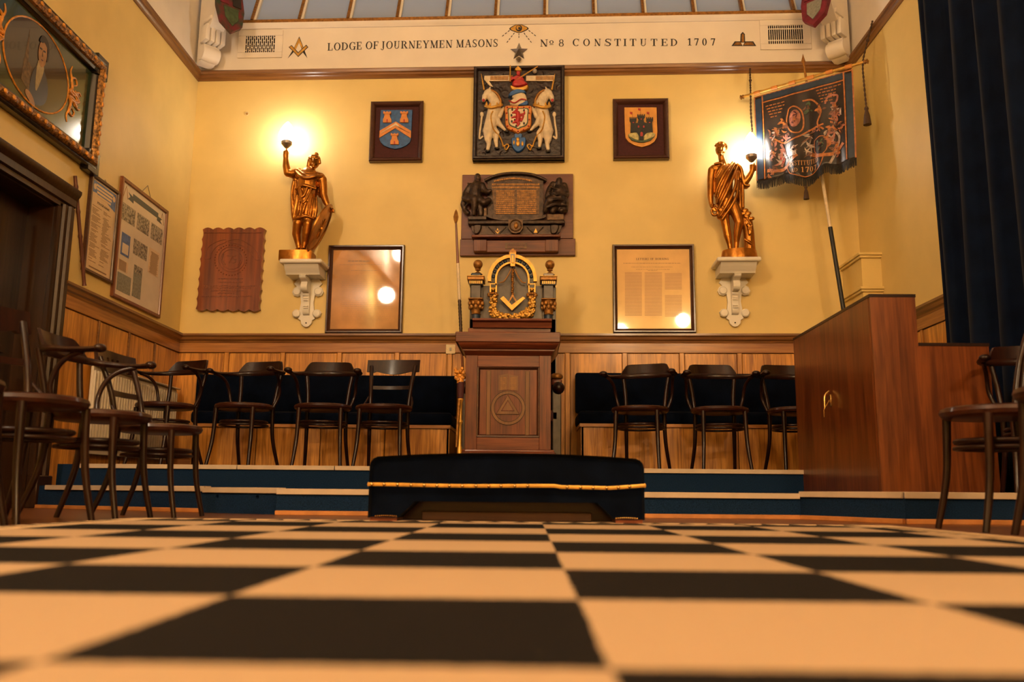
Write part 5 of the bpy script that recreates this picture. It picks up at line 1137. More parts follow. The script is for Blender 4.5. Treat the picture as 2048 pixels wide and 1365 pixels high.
for a in (457, 835): obj('inlay_strip', MB().box(X(a), X(a + 36), .002, .007, Zz(1122), Zz(500)), 'inlay_wood', pn)
def PL(L): return [(X(x), Zz(y)) for x, y in L]
rel('inlay_book', 'inlay_wood', pn, PL(cr([(570, 545), (610, 535), (660, 525)], 3) + [(662, 680), (620, 685), (568, 695)]), .006, .001); rel('inlay_book', 'inlay_wood', pn, PL([(668, 528), (705, 540), (760, 548), (760, 695), (715, 688), (666, 682)]), .006, .001)
q = MB()
for k in range(9):
    for a in (585, 685): q.box(X(a), X(a + 62), .0002, .0012, Zz(565 + 14 * k) - .0012, Zz(565 + 14 * k) + .0012)
tag(obj('book_lines', q, 'gold_dark', pn), None, None, None, 'stuff')
def ring(cx_, cy_, r0, r1, n=40):
    q = MB(); R = []
    for k in range(n):
        a = 2 * PI * k / n; R.append([(X(cx_) + r * mm * math.cos(a), d, Zz(cy_) + r * mm * math.sin(a)) for r, d in ((r0, .006), (r1, .006), (r1, .001), (r0, .001))])
    return q.rings(R, True)
obj('inlay_ring', ring(665, 860, 135, 165), 'inlay_wood', pn)
for (a, m_, d) in ((1.0, 'inlay_wood', .0014), (.56, 'mahogany', .0004), (.42, 'inlay_wood', -.0006)):
    c = (662, 850); rel('inlay_triangle', m_, pn, PL([(c[0] + (x - c[0]) * a, c[1] + (y - c[1]) * a) for x, y in ((662, 735), (775, 922), (550, 922))]), .006, d)
for r_ in (135, 165): obj('inlay_outline', MB().tube([(X(665) + r_ * mm * math.cos(2 * PI * k / 40), .001, Zz(860) + r_ * mm * math.sin(2 * PI * k / 40)) for k in range(40)], .0018, 5, True), 'ebony', pn)
for a in (455, 493, 833, 871): obj('inlay_outline', MB().tube([(X(a), .002, Zz(1122)), (X(a), .002, Zz(500))], .0016, 5), 'ebony', pn)
for a in (1.0, .56): obj('inlay_outline', MB().tube([(X(662 + (x - 662) * a), -.0005, Zz(850 + (y - 850) * a)) for x, y in ((662, 735), (775, 922), (550, 922))], .0018, 5, True), 'ebony', pn)
q = MB(); R = []
for (zx0, zx1, zy, o_) in ((248, 1082, 352, .0), (240, 1092, 345, .008), (232, 1100, 318, .03), (222, 1110, 312, .035), (215, 1120, 300, .035), (190, 1145, 268, .07), (180, 1155, 252, .078), (172, 1160, 240, .08)):
    R.append([(X(zx0), -o_ - .01, Zz(zy)), (X(zx1), -o_ - .01, Zz(zy)), (X(zx1), bd + o_, Zz(zy)), (X(zx0), bd + o_, Zz(zy))])
obj('cornice_moulding', q.rings(R), 'mahogany_h', t)
obj('top_slab', MB().box(X(150), X(1170), -.10, bd + .09, Zz(240), Zz(142), .005), 'mahogany_h', t)
zt = Zz(142)
obj('book_rest', MB().box(X(262), X(1080), .02, .34, zt, zt + .048, .003), 'mahogany_h', t)
obj('book_rest_lip', MB().prism([(.0, zt + .048), (.34, zt + .048), (.34, zt + .11), (-.03, zt + .11), (-.035, zt + .095), (-.01, zt + .085)], X(308), X(1088), 'yz'), 'mahogany_h', t)
# throne behind the pedestal
TY = 7.05; T = Tr(890, 410, 4.876, 'y', TY, 1025.4, 669); mm = T.m()
t = thing('ceremonial_throne', 'high backed throne with gilt arch, two globe topped columns and hanging gold square', 'throne', (T.o.x, TY, S2)); dz = T.o.z - S2
def X(zx): return T(zx, 700)[0]
def Zz(zy): return T(660, zy)[1] + dz
def PL(L): return [(X(x), Zz(y)) for x, y in L]
backp = [(255, 1265), (255, 1120), (375, 1120), (375, 790), (455, 790)] + [(658 + 200 * math.cos(PI - PI * k / 14), 745 - 215 * math.sin(PI * k / 14)) for k in range(15)] + [(880, 790), (945, 790), (945, 1120), (1085, 1120), (1085, 1265)]
obj('back_panel', MB().prism(PL(backp[2:-2]), .0, .05), 'grey_panel', t)
obj('lower_back', MB().box(X(252), X(1085), .0, .06, .45, Zz(1115)), 'grey_panel', t)
for s_, cxz in ((-1, 310), (1, 1010)):
    bm_ = 'grey_panel'
    obj('upright', MB().box(X(cxz - 62), X(cxz + 72), .0, .09, 0, Zz(800), .004), 'grey_panel', t)
    cx_ = X(cxz); c = (cx_, -.03, 0)
    obj('column_shaft', MB().lathe([(.036, Zz(1130)), (.036, Zz(1080)), (.034, Zz(1075))], 20, c), 'banner_blue', t)
    cap_ = obj('column_capital', MB().lathe([(.034, Zz(1085)), (.042, Zz(1080)), (.036, Zz(1070)), (.04, Zz(1020)), (.05, Zz(985)), (.056, Zz(960)), (.06, Zz(945)), (.03, Zz(940))], 16, c), 'gold_dark', t)
    q = MB()
    for rr, zy, n in ((.05, 1010, 8), (.056, 975, 8)):
        for k in range(n): a = 2 * PI * (k + .5 * (zy < 1000)) / n; q.ball((cx_ + rr * math.cos(a), -.03 + rr * math.sin(a), Zz(zy)), .014, .012, .022, 8, 5)
    tag(obj('capital_leaves', q, 'gold_dark', cap_), None, None, None, 'stuff')
    obj('abacus', MB().box(X(cxz - 72), X(cxz + 70), -.10, .05, Zz(945), Zz(932), .004), 'gold_dark', t)
    obj('pier_block', MB().box(X(cxz - 50), X(cxz + 45), -.07, .05, Zz(935), Zz(800), .004), 'grey_panel', t)
    obj('dentil_band', MB().box(X(cxz - 68), X(cxz + 66), -.09, .06, Zz(800), Zz(765)), 'ebony', t)
    q = MB()
    for k in range(7): a = cxz - 62 + 18.5 * k; q.box(X(a), X(a + 11), -.096, -.088, Zz(795), Zz(768))
    obj('dentils', q, 'gold_paint', t)
    obj('entablature', MB().box(X(cxz - 85), X(cxz + 80), -.11, .07, Zz(765), Zz(728), .006), 'gold_dark', t)
    obj('entablature_line', MB().box(X(cxz - 87), X(cxz + 82), -.114, .07, Zz(730), Zz(722), .002), 'gold_paint', t)
    obj('globe_base', MB().box(X(cxz - 52), X(cxz + 48), -.075, .03, Zz(722), Zz(685), .008), 'banner_blue' if s_ < 0 else 'pale_grey', t)
    gx = X(cxz + 12)
    obj('globe', MB().lathe([(.04, Zz(690)), (.022, Zz(672)), (.008, Zz(662)), (.012, Zz(656)), (.024, Zz(648)), (.02, Zz(636)), (.026, Zz(632))] + [(46 * mm * math.sin(PI * (.12 + .88 * k / 14)), Zz(592) - 46 * mm * math.cos(PI * (.12 + .88 * k / 14))) for k in range(15)], 24, (gx, -.03, 0)), 'gold_dark', t)
# arch
def arcring(r0, r1, d0, d1, m_, name, cx_=658, cy_=735, rx=1.0, leg=860):
    q = MB(); R = []
    pts = [(180, leg)] + [(180, cy_)] + [(180 - 180 * k / 24, None) for k in range(1, 24)] + [(0, cy_), (0, leg)]
    for a, yy in pts:
        ca, sa = math.cos(math.radians(a)), math.sin(math.radians(a)); row = []
        for r, d in ((r0, d0), (r1, d0), (r1, d1), (r0, d1)):
            zx = cx_ + r * ca * rx; zy = yy if yy is not None else cy_ - r * sa
            row.append((X(zx), d, Zz(zy)))
        R.append(row)
    return obj(name, q.rings(R), m_, t)
arcring(205, 237, -.0, -.055, 'gold_paint', 'arch_outer', leg=760); arcring(165, 215, -.0, -.03, 'ebony', 'arch_band', leg=790); arcring(150, 167, -.0, -.05, 'gold_paint', 'arch_inner', leg=800)
for k in range(12):
    a = math.radians(8 + 164 * k / 11)
    if 80 < math.degrees(a) < 100: continue
    obj('arch_boss', MB().ball((X(658 + 186 * math.cos(a)), -.03, Zz(735 - 186 * math.sin(a))), .016, .010, .016, 10, 5), 'banner_blue', t)
for cxz in (475, 848):
    rel('arch_foot', 'gold_paint', t, PL([(cxz - 35, 780), (cxz + 35, 780), (cxz + 35, 866), (cxz + 20, 866), (cxz + 20, 830), (cxz - 20, 830), (cxz - 20, 866), (cxz - 35, 866)]), 0, -.05); rel('arch_foot_panel', 'ebony', t, PL([(cxz - 25, 790), (cxz + 25, 790), (cxz + 22, 822), (cxz - 22, 822)]), -.05, -.052)
    obj('arch_foot_ball', MB().ball((X(cxz), -.045, Zz(838)), .014), 'gold_paint', t)
rel('keystone', 'gold_paint', t, PL([(628, 490), (692, 490), (682, 620), (640, 620)]), 0, -.075); rel('keystone_face', 'pale_grey', t, PL([(638, 502), (682, 502), (676, 590), (645, 590)]), -.075, -.078); rel('keystone_figure', 'gold_paint', t, PL([(652, 520), (668, 520), (672, 590), (650, 590)]), -.078, -.084)
rel('keystone_cap', 'gold_dark', t, PL([(622, 490), (636, 465), (650, 460), (650, 450), (672, 450), (672, 460), (686, 465), (696, 490)]), 0, -.07)
def rope(pts, r, nm='rope', m_='rope_gold'): return obj(nm, MB().tube(cr([(X(x), -.06, Zz(y)) for x, y in pts], 6), r, 7), m_, t)
q = MB()
for k in range(14): q.ball((X(662 + 3 * math.sin(k * 2)), -.06, Zz(650 + 18 * k)), .012, .011, .011, 8, 5)
obj('plaited_cord', q, 'gold_dark', t)
rope([(645, 645), (620, 700), (575, 765), (530, 775)], .006); rope([(680, 645), (710, 710), (755, 770), (790, 775)], .006)
obj('cord_ring', MB().tube([(X(660) + .012 * math.cos(2 * PI * k / 14), -.062, Zz(633) + .012 * math.sin(2 * PI * k / 14)) for k in range(14)], .004, 6, True), 'steel', t)
rel('gold_square', 'gold_paint', t, PL([(542, 935), (575, 910), (655, 995), (762, 915), (785, 930), (658, 1048)]), -.05, -.075)
rel('compass', 'gold_dark', t, PL([(655, 895), (668, 895), (705, 960), (695, 965), (662, 915), (632, 970), (622, 965)]), -.055, -.07)
# garland of gilt flowers
rnd = random.Random(11); gar = []
path = cr([(470, 915), (470, 1000), (480, 1070), (520, 1095), (590, 1095), (660, 1108), (730, 1095), (800, 1085), (840, 1060), (850, 1000), (850, 915)], 8)
q = MB()
for (x, y) in path:
    for _ in range(3): r_ = rnd.uniform(12, 20) * mm; q.ball((X(x + rnd.uniform(-30, 30)), -.04 + rnd.uniform(-.02, .02), Zz(y + rnd.uniform(-22, 22))), r_, r_ * .8, r_, 7, 5)
for (x, y) in ((500, 1050), (530, 1070), (800, 1050), (780, 1075)):
    for _ in range(8): r_ = rnd.uniform(12, 18) * mm; q.ball((X(x + rnd.uniform(-30, 30)), -.045, Zz(y + rnd.uniform(-30, 30))), r_, r_, r_, 7, 5)
tag(obj('gilt_garland', q, 'gold_paint', t), None, None, None, 'stuff')
for cxz in (470, 848):
    q = MB()
    for k in range(9): a = 2 * PI * k / 9; q.ball((X(cxz + 38 * math.cos(a)), -.05, Zz(893 + 16 * math.sin(a))), .016, .014, .014, 8, 5)
    obj('leaf_tuft', q, 'gold_dark', t)
obj('seat', MB().box(X(240), X(1100), -.34, .06, .38, .47, .02, 2), 'maroon', t)
for sx, zx in ((-1, 262), (1, 1078)):
    obj('front_leg', MB().box(X(zx) - .035, X(zx) + .035, -.34, -.27, 0, .66, .008), 'grey_panel', t); obj('arm', MB().box(X(zx) - .04, X(zx) + .04, -.34, .02, .66, .71, .012, 2), 'mahogany', t)
    obj('arm_knob', MB().ball((X(zx) + sx * .012, -.34, .64), .048, .05, .05, 14, 8), 'chair_wood', t); obj('arm_collar', MB().lathe([(.045, .72), (.05, .735), (.045, .75), (.03, .76), (0, .76)], 14, (X(zx), -.28, 0)), 'gold_dark', t)
    obj('seat_rail', MB().box(X(zx) - .03, X(zx) + .03, -.3, .02, .1, .38), 'grey_panel', t)
# spear and gilt wand beside the pedestal
YS = 6.86; pt, pb = aty(911, 423, YS), aty(922, 668, YS); dr_ = (pb - pt) / (pb.z - pt.z); foot = pt + dr_ * (S2 - pt.z)
t = thing('spear', 'tall thin spear with leaf shaped head standing left of the throne', 'spear', foot); H_ = pt.z - S2; sl = -dr_.x * 0 + (pt.x - foot.x)
def SP(h): return (sl * h / H_, 0, h)
hx = lambda py: aty(915, py, YS).z - S2
obj('shaft', MB().tube([SP(0), SP(hx(527))], .011, 8), 'frame_red', t); obj('beaded_sleeve', MB().tube([SP(hx(600) + (hx(527) - hx(600)) * k / 24) for k in range(25)], [.011 + .004 * (k % 2) for k in range(25)], 8), 'cream_paint', t)
obj('dark_sleeve', MB().tube([SP(hx(668) + (hx(600) - hx(668)) * k / 20) for k in range(21)], [.0115 + .003 * (k % 2) for k in range(21)], 8), 'dark_bronze', t); obj('upper_shaft', MB().tube([SP(hx(527)), SP(hx(447))], [.012, .008], 8), 'frame_red', t)
obj('spear_head', MB().lathe([(.008, hx(447)), (.012, hx(444)), (.018, hx(440)), (.021, hx(434)), (.012, hx(424)), (.001, hx(419))], 4, (SP(hx(440))[0], 0, 0), 'z', 1, .5), 'gold_dark', t)
YW = 6.05; p = aty(922, 905, YW); t = thing('ceremonial_wand', 'gilt topped ceremonial wand with maroon velvet band leaning beside the pedestal', 'wand', (p.x, YW, S2))
wx = lambda px: aty(px, 800, YW).x - p.x
wz = lambda py: aty(920, py, YW).z - S2
obj('shaft', MB().lathe([(.014, 0), (.018, wz(896)), (.012, wz(892)), (.012, wz(850)), (.02, wz(845)), (.012, wz(838)), (.014, wz(805)), (.022, wz(800)), (.018, wz(795))], 12, (wx(921), 0, 0)), 'gold_paint', t)
obj('fluted_rod', MB().tube([(wx(915), -.02, wz(895)), (wx(919), -.02, wz(800))], [.008, .013], 8), 'gold_dark', t)
obj('velvet_band', MB().lathe([(.02, wz(800)), (.024, wz(780)), (.028, wz(765))], 12, (wx(921), 0, 0)), 'maroon', t)
q = MB(); rnd = random.Random(6)
for k in range(26): a = rnd.uniform(0, 2 * PI); q.ball((wx(919 + rnd.uniform(-10, 8)), rnd.uniform(-.03, .03), wz(738 + rnd.uniform(0, 22))), .013, .011, .013, 7, 5)
obj('gilt_head', q, 'gilt_scroll', t); obj('head_collar', MB().lathe([(.026, wz(767)), (.022, wz(758)), (.028, wz(750))], 12, (wx(920), 0, 0)), 'gilt_scroll', t)
# benches
def bench(label, pxa, pxb, pxs0, pxs1):
    yB = 7.44; yF = 6.86
    xa, xb = aty(pxa, 780, yB - .06).x, aty(pxb, 780, yB - .06).x; sa, sb = aty(pxs0, 825, yF).x, aty(pxs1, 825, yF).x
    t = thing('upholstered_bench', label, 'bench', ((xa + xb) / 2, 0, S2)); cx_ = (xa + xb) / 2
    zt = aty(pxa + 60, 748, yB - .08).z - S2; zs = aty(pxs0 + 60, 822, yF).z - S2
    yw = lambda x: yb(x) - .035
    obj('back_cushion', MB().box(xa - cx_, xb - cx_, yw(max(xa, xb)) - .10, yw(max(xa, xb)) - .0, zs + .02, zt, .02, 3), 'navy_velvet', t)
    obj('seat_cushion', MB().box(sa - cx_, sb - cx_, yF, 7.4, zs - .10, zs, .03, 3), 'navy_velvet', t)
    obj('seat_board', MB().box(sa - cx_ + .01, sb - cx_ - .01, yF + .01, 7.4, zs - .125, zs - .10), 'oak_h', t)
    n = max(2, round((sb - sa) / .55)); w_ = (sb - sa - .04) / n
    for k in range(n): obj('front_panel', MB().box(sa - cx_ + .02 + w_ * k + .003, sa - cx_ + .02 + w_ * (k + 1) - .003, yF + .03, yF + .05, .0, zs - .125, .002), 'oak', t)
    for x_ in (sa + .02, sb - .04): obj('end_panel', MB().box(x_ - cx_, x_ - cx_ + .02, yF + .03, 7.4, .0, zs - .125), 'oak', t)
bench('long dark blue velvet bench with oak front on the door side of the throne', 390, 912, 380, 904)
bench('dark blue velvet bench with oak front on the organ side of the throne', 1150, 1640, 1157, 1640)
# ---- bentwood chairs
def leg(p0, p1, p2, r0=.017, r1=.012): return MB().tube(cr([p0, p1, p2], 6), [r0 + (r1 - r0) * k / 12 for k in range(13)], 9)
def seat_parts(t, armed=False):
    o = obj('seat', MB().lathe([(0, .424), (.19, .424), (.205, .432), (.211, .446), (.206, .460), (.19, .466), (.15, .462), (0, .458)], 32, (0, 0, 0), 'z', 1.0, .98), 'chair_seat', t)
    for s_ in (-1, 1):
        obj('front_leg', leg((s_ * .15, -.125, .432), (s_ * .156, -.14, .2), (s_ * .172, -.18, 0)), 'chair_wood', t)
        obj('rear_leg', leg((s_ * .145, .155, .45), (s_ * .148, .175, .22), (s_ * .165, .25, 0)), 'chair_wood', t)
    obj('ring_stretcher', MB().tube([(.165 * math.cos(2 * PI * k / 32), .165 * math.sin(2 * PI * k / 32) + .01, .335) for k in range(32)], .010, 8, True), 'chair_wood', t)
    obj('ring_stretcher', MB().tube([(.17 * math.cos(2 * PI * k / 32), .17 * math.sin(2 * PI * k / 32) + .01, .310) for k in range(32)], .008, 8, True), 'chair_wood', t)
def armchair():
    t = thing('bentwood_armchair', 'x', 'chair'); seat_parts(t)
    for s_ in (-1, 1):
        obj('back_post', MB().tube(cr([(s_ * .145, .165, .45), (s_ * .155, .19, .58), (s_ * .175, .215, .725)], 5), .0145, 9), 'chair_wood', t)
        obj('arm_bow', MB().tube(cr([(s_ * .18, .11, .455), (s_ * .21, .13, .55), (s_ * .22, .10, .635), (s_ * .235, .045, .682), (s_ * .25, -.02, .70)], 5), .0115, 8), 'chair_wood', t)
    # bent rail: arms and back in one piece; (x, y, z, half width, half height)
    P = [(-.252, -.085, .712, .027, .013), (-.256, -.04, .708, .026, .012), (-.252, .04, .708, .022, .013), (-.225, .15, .718, .016, .016), (-.13, .222, .728, .013, .020), (0, .245, .732, .012, .022)]
    P = P + [(-a, b, c, d, e) for a, b, c, d, e in P[-2::-1]]; P = cr(P, 5); q = MB(); R = []
    for i, (a, b, c, d, e) in enumerate(P):
        u = P[max(0, i - 1)]; v = P[min(len(P) - 1, i + 1)]; tx, ty = v[0] - u[0], v[1] - u[1]; l = math.hypot(tx, ty); nx, ny = -ty / l, tx / l
        R.append([(a + nx * d * math.cos(w_), b + ny * d * math.cos(w_), c + e * math.sin(w_)) for w_ in [2 * PI * k / 10 for k in range(10)]])
    rl = obj('arm_rail', q.rings(R), 'chair_wood', t)
    for s_ in (-1, 1): obj('arm_end', MB().ball((s_ * .252, -.09, .714), .031, .026, .019, 14, 8), 'chair_wood', rl)
    q = MB(); prof_ = [(-1, 0), (-.92, .35), (-.8, .8), (-.68, 1.0), (-.3, 1.05), (0, 1.06), (.3, 1.05), (.68, 1.0), (.8, .8), (.92, .35), (1, 0)]; R = []
    for u, h in cr(prof_, 3):
        a = u * 48; x = .26 * math.sin(math.radians(a)) ; y = .03 + .222 * math.cos(math.radians(a)); z0, z1 = .712, .722 + max(.004, .098 * h); yy = .028 * h
        nx, ny = math.sin(math.radians(a)), math.cos(math.radians(a))
        R.append([(x - nx * .009, y - ny * .009, z0), (x + nx * .009, y + ny * .009, z0), (x + nx * .007, y + ny * .007 + yy, z1), (x - nx * .007, y - ny * .007 + yy, z1)])
    obj('back_splat', q.rings(R), 'chair_wood', t)
    return t
def crestchair(pierced=False):
    t = thing('crest_back_chair', 'x', 'chair'); seat_parts(t)
    for s_ in (-1, 1):
        obj('back_post', MB().tube(cr([(s_ * .145, .165, .45), (s_ * .155, .20, .62), (s_ * .172, .265, .80)], 5), .0145, 9), 'chair_wood', t)
        obj('seat_brace', MB().tube(cr([(s_ * .19, .07, .455), (s_ * .18, .14, .50), (s_ * .165, .185, .55)], 4), .008, 7), 'chair_wood', t)
    def slab(z0f, z1f, wd, th, nm, y0=.27, curve=.03, lean_=.02):
        q = MB(); R = []
        for k in range(25):
            u = -1 + 2 * k / 24; x = u * wd; y = y0 + curve * (1 - u * u) - .0; a, b = z0f(u), z1f(u)
            R.append([(x, y - th, a), (x, y + th, a), (x, y + th + lean_, b), (x, y - th + lean_, b)])
        return obj(nm, q.rings(R), 'chair_wood', t)
    o = slab(lambda u: .765 - .028 * math.cos(u * PI / 2) ** 2 + (.0 if abs(u) < .75 else -.012), lambda u: .855 - .006 * abs(u), .205, .010, 'crest_rail', .258)
    slab(lambda u: .612, lambda u: .640, .155, .007, 'mid_rail', .205, .025, .006)
    if pierced:
        for x_ in (-.05, 0, .05): cut(o, MB().box(x_ - .012, x_ + .012, .2, .36, .785, .815))
    return t
def hoopchair():
    t = thing('hoop_back_chair', 'x', 'chair'); seat_parts(t)
    for w_, h_, r_ in ((.175, .90, .0145), (.13, .80, .010)):
        obj('back_hoop', MB().tube(cr([(-w_ + .01, .165, .45), (-w_, .19, .58), (-w_, .22, .7), (-w_ * .82, .255, h_ - .08), (0, .275, h_), (w_ * .82, .255, h_ - .08), (w_, .22, .7), (w_, .19, .58), (w_ - .01, .165, .45)], 6), r_, 9), 'chair_wood', t)
    return t
A0 = armchair(); K0 = crestchair(); K1 = crestchair(True); H0 = hoopchair()
used = set()
def put(o, x, y, z, deg, label, group=None, sc=1.0):
    r = o if o.name not in used else copy_tree(o)
    if r is o: used.add(o.name)
    r.location = (x, y, z); r.rotation_euler = (0, 0, math.radians(deg)); r['label'] = label
    r.scale = (sc, sc, sc)
    if group: r['group'] = group
    elif 'group' in r: del r['group']
    return r
CYc = 6.42
def cx(px): return (px - 1056) / 1750 * CYc
put(A0, cx(325), CYc - .02, S2, -22, 'dark bentwood armchair on the platform next to the radiator', 'bentwood chairs on the platform')
put(A0, cx(483), CYc, S2, -14, 'dark bentwood armchair below the carved wooden plaque, between two other armchairs', 'bentwood chairs on the platform')
put(A0, cx(643), CYc, S2, 3, 'dark bentwood armchair standing beside the straight crested chair on the platform', 'bentwood chairs on the platform')
put(K0, cx(765), CYc + .02, S2, -4, 'dark chair with plain curved crest rail on the platform beside the pedestal', 'bentwood chairs on the platform')
put(A0, cx(1279), CYc, S2, -20, 'dark bentwood armchair at the pedestal end of the organ-side bench', 'bentwood chairs on the platform')
put(A0, cx(1437), CYc, S2, 2, 'dark bentwood armchair in the middle of the organ-side bench', 'bentwood chairs on the platform')
put(A0, cx(1590), CYc, S2, 6, 'dark bentwood armchair half hidden behind the brown console cabinet', 'bentwood chairs on the platform')
GL = 'bentwood chairs along the door wall'
put(K0, -1.88, 2.70, 0, 90, 'dark bentwood chair ending the door wall row, farthest from the steps', GL)
put(K0, -1.83, 3.17, 0, 73, 'dark plain crest-backed chair standing before the door', GL, .97)
put(A0, -1.76, 3.58, 0, 90, 'dark bentwood armchair on the wood floor by the door wall', GL, .93)
put(K1, -1.68, 3.98, 0, 88, 'dark chair with pierced crest rail standing close to the left steps', GL, .88)
GR = 'bentwood chairs along the curtain wall'
put(H0, 1.755, 3.30, 0, -88, 'worn dark bentwood chair with hooped back in front of the console cabinet', GR, .97)
put(K0, 1.74, 2.74, 0, -95, 'worn dark round seated chair next to the hooped back chair by the curtain', GR)
put(A0, 2.43, 4.20, S1, -18, 'dark armchair in the shadow between console cabinet and curtain', GR, .9)
# ---- console cabinet
CYF = 4.5; p0 = aty(1768, 982, CYF); xl = aty(1752, 800, CYF).x; yr = 5.83; zt = aty(1745, 590, CYF).z - S1; xm = aty(1833, 640, CYF).x; xe = aty(1988, 820, CYF).x; zl = aty(1900, 688, CYF).z - S1
t = thing('console_cabinet', 'brown wood veneer console cabinet with stepped front and brass drop handle', 'cabinet', (xl, CYF, S1))
xm -= xl; xe -= xl; yr -= CYF
obj('end_panel', MB().prism([(0, 0), (xe, 0), (xe, zl), (xm, zl), (xm, zt), (0, zt)], 0, .022), 'veneer', t)
obj('side_door', MB().box(-.002, .02, .022, yr, .0, zt - .002), 'veneer', t)
obj('rear_panel', MB().prism([(0, 0), (xe, 0), (xe, zl), (xm, zl), (xm, zt), (0, zt)], yr - .02, yr), 'veneer', t)
obj('top', MB().box(-.004, xm + .003, -.003, yr, zt - .012, zt + .004), 'chair_wood', t); obj('lower_top', MB().box(xm, xe + .003, -.003, yr, zl - .012, zl + .004), 'chair_wood', t)
obj('riser', MB().box(xm - .018, xm, .02, yr - .02, zl, zt - .012), 'veneer', t); obj('far_side', MB().box(xe - .02, xe, .022, yr - .02, 0, zl - .012), 'veneer', t)
h = atx(1663, 800, xl); hy, hz = h.y - CYF, h.z - S1
hd = obj('handle_plate', MB().box(-.010, -.002, hy - .012, hy + .012, hz - .04, hz + .03, .003), 'brass', t)
obj('handle_lever', MB().tube(cr([(-.012, hy, hz + .05), (-.04, hy - .005, hz + .02), (-.045, hy - .01, hz - .05)], 5), .006, 8), 'brass', hd); obj('key', MB().tube([(-.008, hy + .012, hz), (-.04, hy + .02, hz - .06), (-.04, hy + .02, hz - .10)], .003, 6), 'brass', hd)
# ---- curtain
t = thing('velvet_curtain', 'tall dark navy velvet curtain hanging in folds along the side wall', 'curtain', (XR, 0, 0))
yc1 = atx(1862, 350, XR - .125).y; q = MB(); n = 260; ye = 2.2; zt = ZR - .02
ph = []; s_ = 0; rnd = random.Random(12); cur = 0
for i in range(n + 1): cur += rnd.uniform(.17, .44); ph.append(cur)
rows = 14; V = []
for i in range(n + 1):
    y = yc1 + (ye - yc1) * i / n; col = []
    for j in range(rows + 1):
        z = .15 + (zt - .15) * j / rows; am = .034 + .02 * (1 - j / rows)
        col.append(q.bm.verts.new((-.125 + am * math.sin(ph[i]) + .015 * math.sin(ph[i] * .37 + z), y + .012 * math.sin(ph[i] * 2 + z * .8), z)))
    V.append(col)
for i in range(n):
    for j in range(rows): q.face([V[i][j], V[i + 1][j], V[i + 1][j + 1], V[i][j + 1]])
cu = obj('drape', q, 'curtain_velvet', t, ang=80); so = cu.modifiers.new('s', 'SOLIDIFY'); so.thickness = .006
obj('curtain_rail', MB().tube([(-.125, yc1 + .03, zt + .01), (-.125, ye, zt + .01)], .015, 8), 'trim_wood', t)
# ---- banner on its rod across the corner
zl_, zr_ = 7.30, 6.78
pl_, pr_ = aty(1508, 195, zl_), aty(1705, 137, zr_); zrod = (pl_.z + pr_.z) / 2
pl_.z = pr_.z = zrod; dirv = (pr_ - pl_); BW = dirv.length; dirv.normalize(); ang = math.atan2(dirv.y, dirv.x); BH = pr_.z - aty(1709, 322, zr_).z
mid = (pl_ + pr_) / 2
t = thing('lodge_banner', 'dark fringed painted banner on a gilt rod hung across the corner', 'banner', mid, ang)
def low(u):       # lower edge: two lobes and a middle point
    a = abs(u - .5) * 2; return BH * (1.0 + (.11 * max(0, 1 - a / .42) ** 1 if a < .42 else 0) + .035 * (math.sin(PI * min(1, max(0, (a - .42) / .58))) if a >= .42 else 0) - .02)
def cloth(x, z, off=0.0):
    u = min(1, max(0, x / BW + .5)); f = min(1, max(0, -z / BH)); 
    y = .004 + .03 * f * math.sin(u * 24 + 1) * (.4 + .6 * math.sin(u * PI)) + .012 * f * math.sin(u * 11) - .03 * f * f
    return (x, y - off, z)
q = MB(); nu, nv = 60, 24
V = [[q.bm.verts.new(cloth((i / nu - .5) * BW, -low(i / nu) * j / nv)) for j in range(nv + 1)] for i in range(nu + 1)]
for i in range(nu):
    for j in range(nv): q.face([V[i][j], V[i + 1][j], V[i + 1][j + 1], V[i][j + 1]])
cl = obj('cloth', q, 'banner_cloth', t, ang=80); cl.modifiers.new('s', 'SOLIDIFY').thickness = .003
def strip(pts, wd, m_, nm='painted_line', off=.004, parent=cl):
    q = MB(); pp = pts; n = len(pp); prev = None
    for i in range(n):
        a = pp[max(0, i - 1)]; b = pp[min(n - 1, i + 1)]; tx, tz = b[0] - a[0], b[1] - a[1]; l = math.hypot(tx, tz) or 1
        ww = wd[i] if isinstance(wd, (list, tuple)) else wd
        nx, nz_ = -tz / l * ww / 2, tx / l * ww / 2
        cur = (q.bm.verts.new(cloth(pp[i][0] - nx, pp[i][1] - nz_, off)), q.bm.verts.new(cloth(pp[i][0] + nx, pp[i][1] + nz_, off)))
        if prev: q.face([prev[0], cur[0], cur[1], prev[1]])
        prev = cur
    return obj(nm, q, m_, parent, ang=80)
def patch(cx_, cz_, a, b, m_, nm='painted_patch', off=.005, n=16, rings_=3):
    q = MB(); c0 = q.bm.verts.new(cloth(cx_, cz_, off)); prev = None
    for r in range(1, rings_ + 1):
        row = [q.bm.verts.new(cloth(cx_ + a * r / rings_ * math.cos(2 * PI * k / n), cz_ + b * r / rings_ * math.sin(2 * PI * k / n), off)) for k in range(n)]
        for k in range(n):
            if prev: q.face([prev[k], prev[(k + 1) % n], row[(k + 1) % n], row[k]])
            else: q.face([c0, row[k], row[(k + 1) % n]])
        prev = row
    return obj(nm, q, m_, cl, ang=80)
def ln(a, b, n=24): return [(a[0] + (b[0] - a[0]) * k / n, a[1] + (b[1] - a[1]) * k / n) for k in range(n + 1)]
hb = BW / 2
strip(ln((-hb + .035, -.03), (-hb + .035, -BH * .97)), .055, 'banner_blue', 'blue_border'); strip(ln((hb - .035, -.03), (hb - .035, -BH * .97)), .055, 'banner_blue', 'blue_border'); strip(ln((-hb + .06, -.035), (hb - .06, -.035)), .055, 'banner_blue', 'blue_border')
